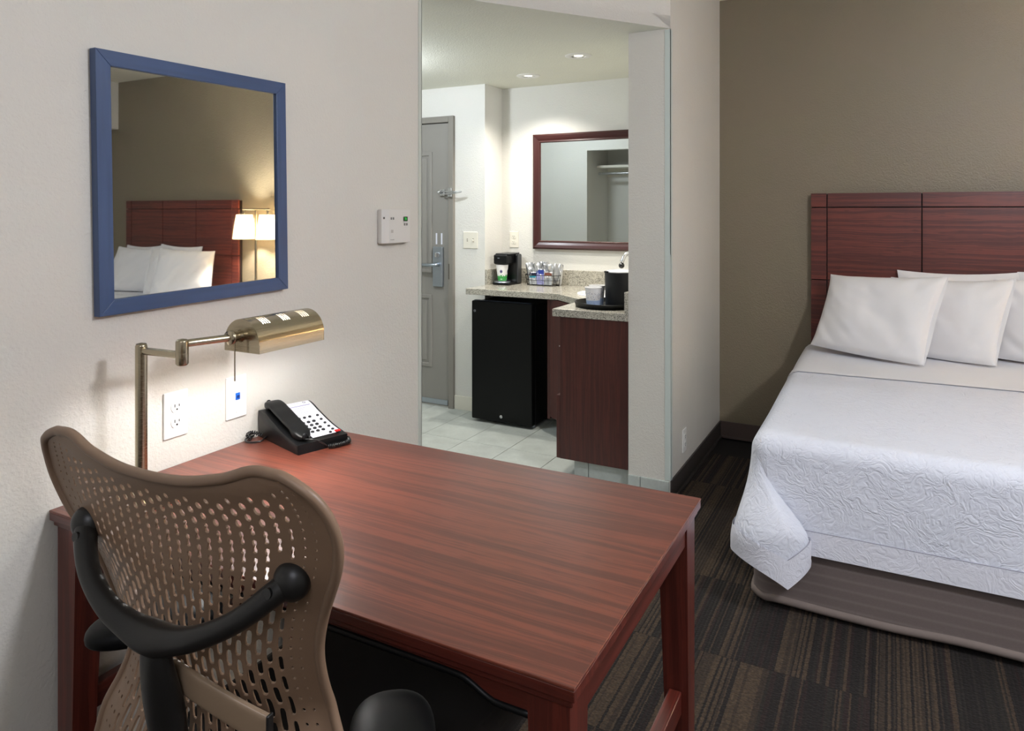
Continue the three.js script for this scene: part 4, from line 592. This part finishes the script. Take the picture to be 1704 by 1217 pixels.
// ---------------------------------------------------------------- vanity corner
const HK = 0.893;
{ const pts = [[XR + 0.002, ZH], [XR + 0.002, -4.017], [-1.822, -4.017], [-1.562, -3.80], [-1.562, -3.385], [XP0, -3.385], [XP0, ZH]];
  const s = new THREE.Shape(pts.map(([x, z]) => new THREE.Vector2(x, -z))); const hole = new THREE.Path(); hole.absellipse(-1.52, 4.12, 0.185, 0.155, 0, 2 * Math.PI); s.holes.push(hole);
  const g = new THREE.ExtrudeGeometry(s, { depth: 0.034, bevelEnabled: true, bevelThickness: 0.003, bevelSize: 0.003, bevelOffset: -0.003, bevelSegments: 2, curveSegments: 32 }); g.rotateX(-Math.PI / 2); g.translate(0, -0.037, 0);
  const t = thing('vanity_counter', 'speckled beige stone vanity counter with an angled corner', 'counter', [0, HK, 0]); part(t, 'counter_slab', uvm(g), GRANITE);
  const spl = (a, b, c, d) => span(a, b, 0, 0.105, c, d, 'x', 0.002);
  part(t, 'backsplash', spl(XR + 0.002, XP0, ZH, ZH + 0.018), GRANITE);
  part(t, 'side_splash', span(XR + 0.002, XR + 0.02, 0, 0.105, ZH + 0.0185, ZD, 'z', 0.002), GRANITE);
  part(t, 'side_splash', span(XP0 - 0.02, XP0, 0, 0.105, ZH + 0.0185, -3.392, 'z', 0.002), GRANITE);
  const sk = thing('sink', 'white oval basin set into the stone counter', 'sink', [-1.52, HK, -4.12]);
  const bowl = lathe([[0.2, 0.001], [0.198, 0.008], [0.185, 0.009], [0.172, 0.002], [0.155, -0.06], [0.11, -0.12], [0.03, -0.145], [0, -0.146]], 48); bowl.scale(1, 1, 0.84); part(sk, 'bowl', bowl, phys(0xeeeeec, 0.15, { side: THREE.DoubleSide }));
  part(sk, 'drain', lathe([[0, -0.139], [0.022, -0.14], [0.024, -0.145]], 20), CHROME);
  const f = thing('faucet', 'chrome gooseneck faucet with a dark round spout end', 'faucet', [-1.36, HK, -4.41]);
  part(f, 'faucet_base', lathe([[0, 0], [0.028, 0], [0.028, 0.01], [0.016, 0.018], [0.014, 0.05], [0, 0.05]], 24), CHROME);
  part(f, 'spout', sweep([[0, 0.03, 0], [0, 0.18, 0], [-0.02, 0.228, 0.012], [-0.065, 0.25, 0.05], [-0.118, 0.238, 0.092], [-0.142, 0.186, 0.112]], [0.013, 0.012, 0.012, 0.012, 0.012, 0.014], { n: 50, radial: 16 }), CHROME);
  part(f, 'spout_tip', at(new THREE.SphereGeometry(0.0185, 20, 14), -0.142, 0.166, 0.114), BLACKGLOSS);
  part(f, 'handle', sweep([[0.0, 0.08, 0], [0.03, 0.085, 0.02], [0.06, 0.1, 0.04]], [0.008, 0.006, 0.005], { n: 12 }), CHROME);
}
{ const t = thing('vanity_cabinet', 'dark brown wooden vanity cabinet under the counter beside the column', 'cabinet', [-1.34, 0, -3.62]), o = [-1.34, 0, -3.62], m = (g) => { g.translate(-o[0], 0, -o[2]); return g; };
  part(t, 'end_panel', m(span(-1.522, XP0 - 0.003, 0.115, HK - 0.04, -3.413, -3.395, 'y')), CABWOOD);
  part(t, 'side_panel', m(span(-1.522, -1.504, 0.115, HK - 0.04, -3.80, -3.413, 'y')), CABWOOD);
  part(t, 'drawer_front', m(span(-1.544, -1.5225, 0.115, 0.443, -3.79, -3.397, 'y', 0.002)), CABWOOD);
  part(t, 'hinge_pin', m(at(cyl(0.003, 0.003, 0.006, 10), -1.5235, 0.70, -3.3935, Math.PI / 2)), CHROME);
  const L = Math.hypot(0.34, 0.24), a = Math.atan2(-0.24, 0.34), g = box(L, HK - 0.16, 0.018, 'y'); g.translate(L / 2, (HK - 0.16) / 2 + 0.115, -0.009); g.rotateY(a); g.translate(-1.885, 0, -4.052); part(t, 'corner_door', m(g), CABWOOD);
  part(t, 'toe_kick', m(span(-1.463, XP0 - 0.003, 0.001, 0.115, -3.47, -3.455)), BLACKPL);
  for (const [x0, x1] of [[-1.463, -1.385], [-1.382, XP0 - 0.002]]) part(t, 'base_tile', m(span(x0, x1, 0.005, 0.105, -3.455, -3.443, 'x', 0.002)), BASETILE);
  part(t, 'bay_panel', m(span(-1.905, -1.887, 0.1, HK - 0.04, -4.50, -4.055, 'y')), CABWOOD);
}
{ const x0 = -2.472, x1 = -2.02, t = thing('mini_fridge', 'black mini fridge standing under the stone counter', 'fridge', [(x0 + x1) / 2, 0, -4.29]);
  part(t, 'cabinet_body', rbox(x1 - x0, 0.77, 0.36, 0.008), BLACKPL, [0, 0.415, -0.01]);
  const d = part(t, 'door', rbox(x1 - x0, 0.785, 0.052, 0.009), phys(0x050607, 0.32, { specularIntensity: 0.45 }), [0, 0.4155, 0.193]);
  part(d, 'door_gasket', rbox(x1 - x0 - 0.02, 0.76, 0.008, 0.002), SLOT, [0, 0, -0.0265]);
  part(d, 'lip_sheen', rbox(x1 - x0 - 0.035, 0.008, 0.03, 0.003), mat(0x3a4250, 0.25, { metalness: 0.5 }), [-0.005, 0.3925, -0.002]);  // bluish colour carries the light reflected along the door top
  part(d, 'door_lock', at(lathe([[0, 0.006], [0.004, 0.006], [0.005, 0.004], [0.009, 0.005], [0.011, 0.002], [0.011, 0]], 20), 0.0, -0.355, 0.026, Math.PI / 2), CHROME);
  const em = canvasTex(64, 64, (c) => { c.fillStyle = '#111318'; c.fillRect(0, 0, 64, 64); c.strokeStyle = '#c8ccd2'; c.fillStyle = '#c8ccd2'; c.lineWidth = 4; c.beginPath(); c.arc(32, 32, 25, 0, 7); c.stroke(); c.font = 'italic bold 32px serif'; c.textAlign = 'center'; c.fillText('GE', 32, 43); });
  part(d, 'maker_emblem', at(new THREE.CircleGeometry(0.0095, 24), 0, 0, 0), mat(0xffffff, 0.3, { map: em, metalness: 0.5 }), [-(x1 - x0) / 2 + 0.026, 0.325, 0.0265]);
  for (const [sx, sz] of [[-1, 1], [1, 1], [-1, -1], [1, -1]]) part(t, 'foot', cyl(0.014, 0.016, 0.034, 14), sz > 0 ? STEEL : BLACKPL, [sx * 0.2, 0.0175, sz * 0.15]);
}
{ const x0 = -2.225, x1 = -1.24, y0 = 1.138, y1 = 1.94, w = x1 - x0, h = y1 - y0, fw = 0.06, t = thing('vanity_mirror', 'wide mirror in a dark red wooden frame above the vanity', 'mirror', [(x0 + x1) / 2, (y0 + y1) / 2, ZH]);
  const rail = L => { const n = [[0, 0.006], [0, 0.026], [0.012, 0.034], [0.03, 0.03], [0.046, 0.024], [fw - 0.006, 0.026], [fw, 0.018], [fw, 0.006]], pos = []; for (let i = 0; i < n.length - 1; i++) { const [a, b] = n[i], [c, d] = n[i + 1], A = [-L / 2 + a, a, b], B = [L / 2 - a, a, b], C = [L / 2 - c, c, d], E = [-L / 2 + c, c, d]; pos.push(...A, ...B, ...C, ...A, ...C, ...E); } const g = new THREE.BufferGeometry(); g.setAttribute('position', new THREE.Float32BufferAttribute(pos, 3)); g.computeVertexNormals(); return uvm(g); };
  const FR = phys(0x3c1614, 0.35, { clearcoat: 0.3, clearcoatRoughness: 0.2, side: THREE.DoubleSide });
  part(t, 'frame_rail', rail(w), FR, [0, -h / 2, 0]); part(t, 'frame_rail', rail(w), FR, [0, h / 2, 0], [0, 0, Math.PI]); part(t, 'frame_rail', rail(h), FR, [w / 2, 0, 0], [0, 0, Math.PI / 2]); part(t, 'frame_rail', rail(h), FR, [-w / 2, 0, 0], [0, 0, -Math.PI / 2]);
  part(t, 'mirror_glass', rbox(w - 2 * fw + 0.006, h - 2 * fw + 0.006, 0.004, 0.0005), MIRROR, [0, 0, 0.016]);
  part(t, 'backing', rbox(w - 0.01, h - 0.01, 0.012, 0.002), mat(0x2a0f0e, 0.6), [0, 0, 0.006]);
}
function cupGeo(rb, rt, h) { return lathe([[0, 0.002], [rb - 0.002, 0.002], [rb, 0], [rt - 0.001, h - 0.004], [rt + 0.0018, h - 0.003], [rt + 0.0018, h], [rt - 0.0005, h], [rb - 0.001, 0.004], [0, 0.004]], 40); }
function cupWithPrint(t, rb, rt, h, tex, y = 0, pos = [0, 0, 0]) {
  part(t, 'cup_body', cupGeo(rb, rt, h), mat(0xf1f0ee, 0.55), [pos[0], y, pos[2]]);
  const g = lathe([[rb + 0.0006, 0.001], [rt - 0.0004, h - 0.006]], 48); part(t, 'printed_sleeve', g, mat(0xffffff, 0.55, { map: tex }), [pos[0], y, pos[2]]);
}
{ const t = thing('coffee_maker', 'small black single-cup coffee maker in the counter corner', 'coffee maker', [-2.372, HK, -4.40]);
  part(t, 'base', rbox(0.13, 0.018, 0.19, 0.006), BLACKPL, [0, 0.009, 0.01]); part(t, 'drip_tray', lathe([[0, 0.004], [0.05, 0.004], [0.056, 0.008], [0.058, 0]], 28), STEEL, [-0.012, 0.017, 0.06]);
  part(t, 'water_tank', rbox(0.10, 0.205, 0.075, 0.01), BLACKGLOSS, [0.018, 0.105, -0.045]); part(t, 'brew_head', rbox(0.11, 0.068, 0.14, 0.012), BLACKPL, [-0.008, 0.176, 0.03]);
  part(t, 'lid', rbox(0.104, 0.01, 0.165, 0.004), mat(0x2b2c2e, 0.35), [0.0, 0.2125, 0.005]); part(t, 'brew_button', rbox(0.014, 0.006, 0.003, 0.001), STEEL, [-0.02, 0.185, 0.1015]);
  part(t, 'side_trim', rbox(0.008, 0.2, 0.05, 0.003), mat(0x4a4c4f, 0.3, { metalness: 0.5 }), [0.071, 0.11, -0.03]);
  const tex = canvasTex(512, 128, (c, w, h) => { c.fillStyle = '#f2f1ee'; c.fillRect(0, 0, w, h); c.fillStyle = '#3f9e4c'; c.fillRect(0, h - 40, w, 40); for (let i = 0; i < 12; i++) { c.beginPath(); c.arc(20 + i * 43, h - 40, 8 + (i * 5) % 9, 0, 7); c.fill(); } for (let k = 0; k < 4; k++) { const x = 64 + k * 128; c.fillStyle = '#3d3566'; c.beginPath(); c.ellipse(x, 48, 20, 14, 0, 0, 7); c.fill(); c.strokeStyle = '#b9b3d8'; c.lineWidth = 2; c.beginPath(); c.ellipse(x, 48, 15, 9, 0, 0, 7); c.stroke(); c.fillStyle = '#2f6e3a'; c.fillRect(x - 26, 78, 8, 7); c.fillRect(x + 18, 74, 8, 8); c.fillStyle = '#d7f0d4'; c.fillRect(x - 18, h - 18, 36, 5); } });
  const c = thing('paper_cup', 'white paper cup with green print under the coffee maker spout', 'cup', [-2.386, HK + 0.026, -4.342], -0.5); cupWithPrint(c, 0.029, 0.0425, 0.112, tex);
}
{ const bx = -2.115, bz = -4.43, t = thing('wire_basket', 'black wire basket of coffee packets by the vanity backsplash', 'basket', [bx, HK, bz]);
  const el = (rx, rz, y, n = 40) => { const o = []; for (let i = 0; i < n; i++) { const a = i / n * 2 * Math.PI; o.push(V(rx * Math.cos(a), y, rz * Math.sin(a))); } return o; };
  part(t, 'rim_wire', sweep(el(0.132, 0.062, 0.072), 0.0022, { n: 80, radial: 8, closed: true }), BLACKPL); part(t, 'base_wire', sweep(el(0.118, 0.052, 0.003), 0.0022, { n: 80, radial: 8, closed: true }), BLACKPL); part(t, 'middle_wire', sweep(el(0.125, 0.057, 0.037), 0.0016, { n: 80, radial: 8, closed: true }), BLACKPL);
  for (let i = 0; i < 18; i++) { const a = i / 18 * 2 * Math.PI; part(t, 'upright_wire', sweep([[0.118 * Math.cos(a), 0.003, 0.052 * Math.sin(a)], [0.132 * Math.cos(a), 0.072, 0.062 * Math.sin(a)]], 0.0013, { n: 3, radial: 6 }), BLACKPL); }
  part(t, 'bottom_mesh', merge([-0.06, -0.02, 0.02, 0.06].map(x => at(cyl(0.0013, 0.0013, 0.09, 6), x, 0.003, 0, Math.PI / 2))), BLACKPL);
  const FOIL = mat(0xd5d7da, 0.28, { metalness: 0.75, side: THREE.DoubleSide });
  const pouch = (w, h, th, s) => { const f = sg => surf((u0, v0) => { const u = u0 * 2 - 1, v = v0 * 2 - 1, e = Math.pow(clamp((1 - Math.pow(Math.abs(u), 4)) * (1 - Math.pow(Math.abs(v), 4))), 0.6); const w2 = (fbm(u0 * 5 + s, v0 * 5, 99, 99, s, 2) - 0.5) * 0.035; return V(u * w / 2 + w2 * 0.3, v0 * h, sg * (th / 2 * e + 0.0004) + w2 * (0.3 + v0)); }, 16, 16); return merge([f(1), f(-1)]); };
  const labels = ['#2c3f94', '#8f8fcf', '#b7c3c8', '#2f8fa8', '#4056b0'];
  const PK = [[-0.088, -0.028, 0.15, 0.05, 'silver foil coffee packet at the left end of the basket'], [-0.044, 0.004, 0.150, -0.08, 'crumpled silver packet standing second from left in the basket'], [0.0, -0.030, 0.158, 0.06, 'tallest silver packet in the middle of the basket'], [0.044, 0.004, 0.146, -0.05, 'silver packet right of the middle in the basket'], [0.088, -0.028, 0.148, 0.06, 'silver foil packet leaning at the right end of the basket']];
  PK.forEach(([x, z, h, r, l], i) => { const o = one('coffee_packet', pouch(0.074, h - 0.002, 0.018, 5 + i * 7), FOIL, l, 'packet', [bx + x, HK + 0.005, bz + z], 'coffee packets in the basket'); o.rotation.set(0.06 - 0.03 * i * 0, r, (x > 0.06 ? -0.14 : x < -0.06 ? 0.12 : r * 0.3)); });
  const FR = [[-0.056, 0.028, 0.086, ['#20203a', '#2f8fa8', '#c9cdd0'], 'dark and teal printed packet at the front left of the basket'], [0.0, 0.034, 0.108, ['#2c3f94', '#8f8fcf', '#a9abdd'], 'blue and lilac printed packet at the front of the basket'], [0.056, 0.028, 0.09, ['#7b4a3c', '#c9cdd0', '#b7bdc2'], 'grey printed packet at the front right of the basket']];
  FR.forEach(([x, z, h, c, l], i) => { const t2 = thing('printed_packet', l, 'packet', [bx + x, HK + 0.005, bz + z], 0, 'printed packets in the basket'); part(t2, 'pouch', pouch(0.06, h, 0.012, 60 + i * 9), FOIL);
    const tex = canvasTex(64, 128, (k, w, H) => { k.fillStyle = c[2]; k.fillRect(0, 0, w, H); k.fillStyle = c[0]; k.fillRect(0, 0, w, 36); k.fillStyle = c[1]; k.fillRect(0, 36, w, 22); k.fillStyle = 'rgba(60,60,80,0.7)'; for (let q = 0; q < 6; q++) k.fillRect(8, 66 + q * 9, 46 - (q * 7) % 16, 3); });
    const g = new THREE.PlaneGeometry(0.054, h - 0.008, 1, 1); g.translate(0, h / 2, 0.0105); part(t2, 'printed_label', g, mat(0xffffff, 0.4, { map: tex, side: THREE.DoubleSide })); });
}
{ const tx = -1.345, tz = -3.605, t = thing('serving_tray', 'round black serving tray on the counter end', 'tray', [tx, HK, tz]);
  part(t, 'tray_base', lathe([[0, 0.001], [0.15, 0.001], [0.158, 0.004], [0.165, 0.026], [0.168, 0.027], [0.170, 0.024], [0.164, 0.0], [0, 0]], 56), BLACKPL);
  const b = thing('ice_bucket', 'black cylindrical ice bucket with a white lid on the tray', 'ice bucket', [-1.263, HK + 0.002, -3.615]);
  part(b, 'bucket_body', lathe([[0, 0], [0.083, 0], [0.086, 0.004], [0.09, 0.182], [0.088, 0.186], [0.083, 0.186], [0.083, 0.17], [0, 0.17]], 48), mat(0x15171b, 0.45));
  part(b, 'lid', lathe([[0.0, 0.2], [0.03, 0.199], [0.076, 0.193], [0.082, 0.187], [0.082, 0.175], [0, 0.175]], 48), phys(0xe6e8ea, 0.25, { clearcoat: 0.4 })); part(b, 'rim_tab', rbox(0.03, 0.008, 0.012, 0.002), BLACKPL, [-0.062, 0.187, 0.064], [0, -0.75, 0]);
  const tex = canvasTex(512, 128, (c, w, h) => { c.fillStyle = '#e6e5e6'; c.fillRect(0, 0, w, h); c.fillStyle = '#a9bddc'; c.fillRect(0, 78, w, 50); let q = 5; const r = () => (q = (q * 16807) % 2147483647) / 2147483647; for (let i = 0; i < 260; i++) { c.fillStyle = ['#9a99a8', '#6f7f9e', '#b9b2ac', '#55566a'][Math.floor(r() * 4)]; c.globalAlpha = 0.6; c.fillRect(r() * w, 24 + r() * 46, 3 + r() * 9, 2 + r() * 4); } c.globalAlpha = 0.5; c.fillStyle = '#7d97c4'; for (let i = 0; i < 60; i++) c.fillRect(r() * w, 84 + r() * 40, 8, 12); });
  for (const [x, z, l] of [[-1.383, -3.508, 'printed blue and white paper cup at the tray front'], [-1.400, -3.61, 'printed paper cup behind the front cup, beside the ice bucket']]) { const c = thing('printed_cup', l, 'cup', [x, HK + 0.002, z], x * 9, 'printed cups on the tray'); cupWithPrint(c, 0.032, 0.043, 0.108, tex); }
}

scene.traverse(o => { if (o.isMesh) { o.castShadow = true; o.receiveShadow = true; } });
renderer.render(scene, camera);
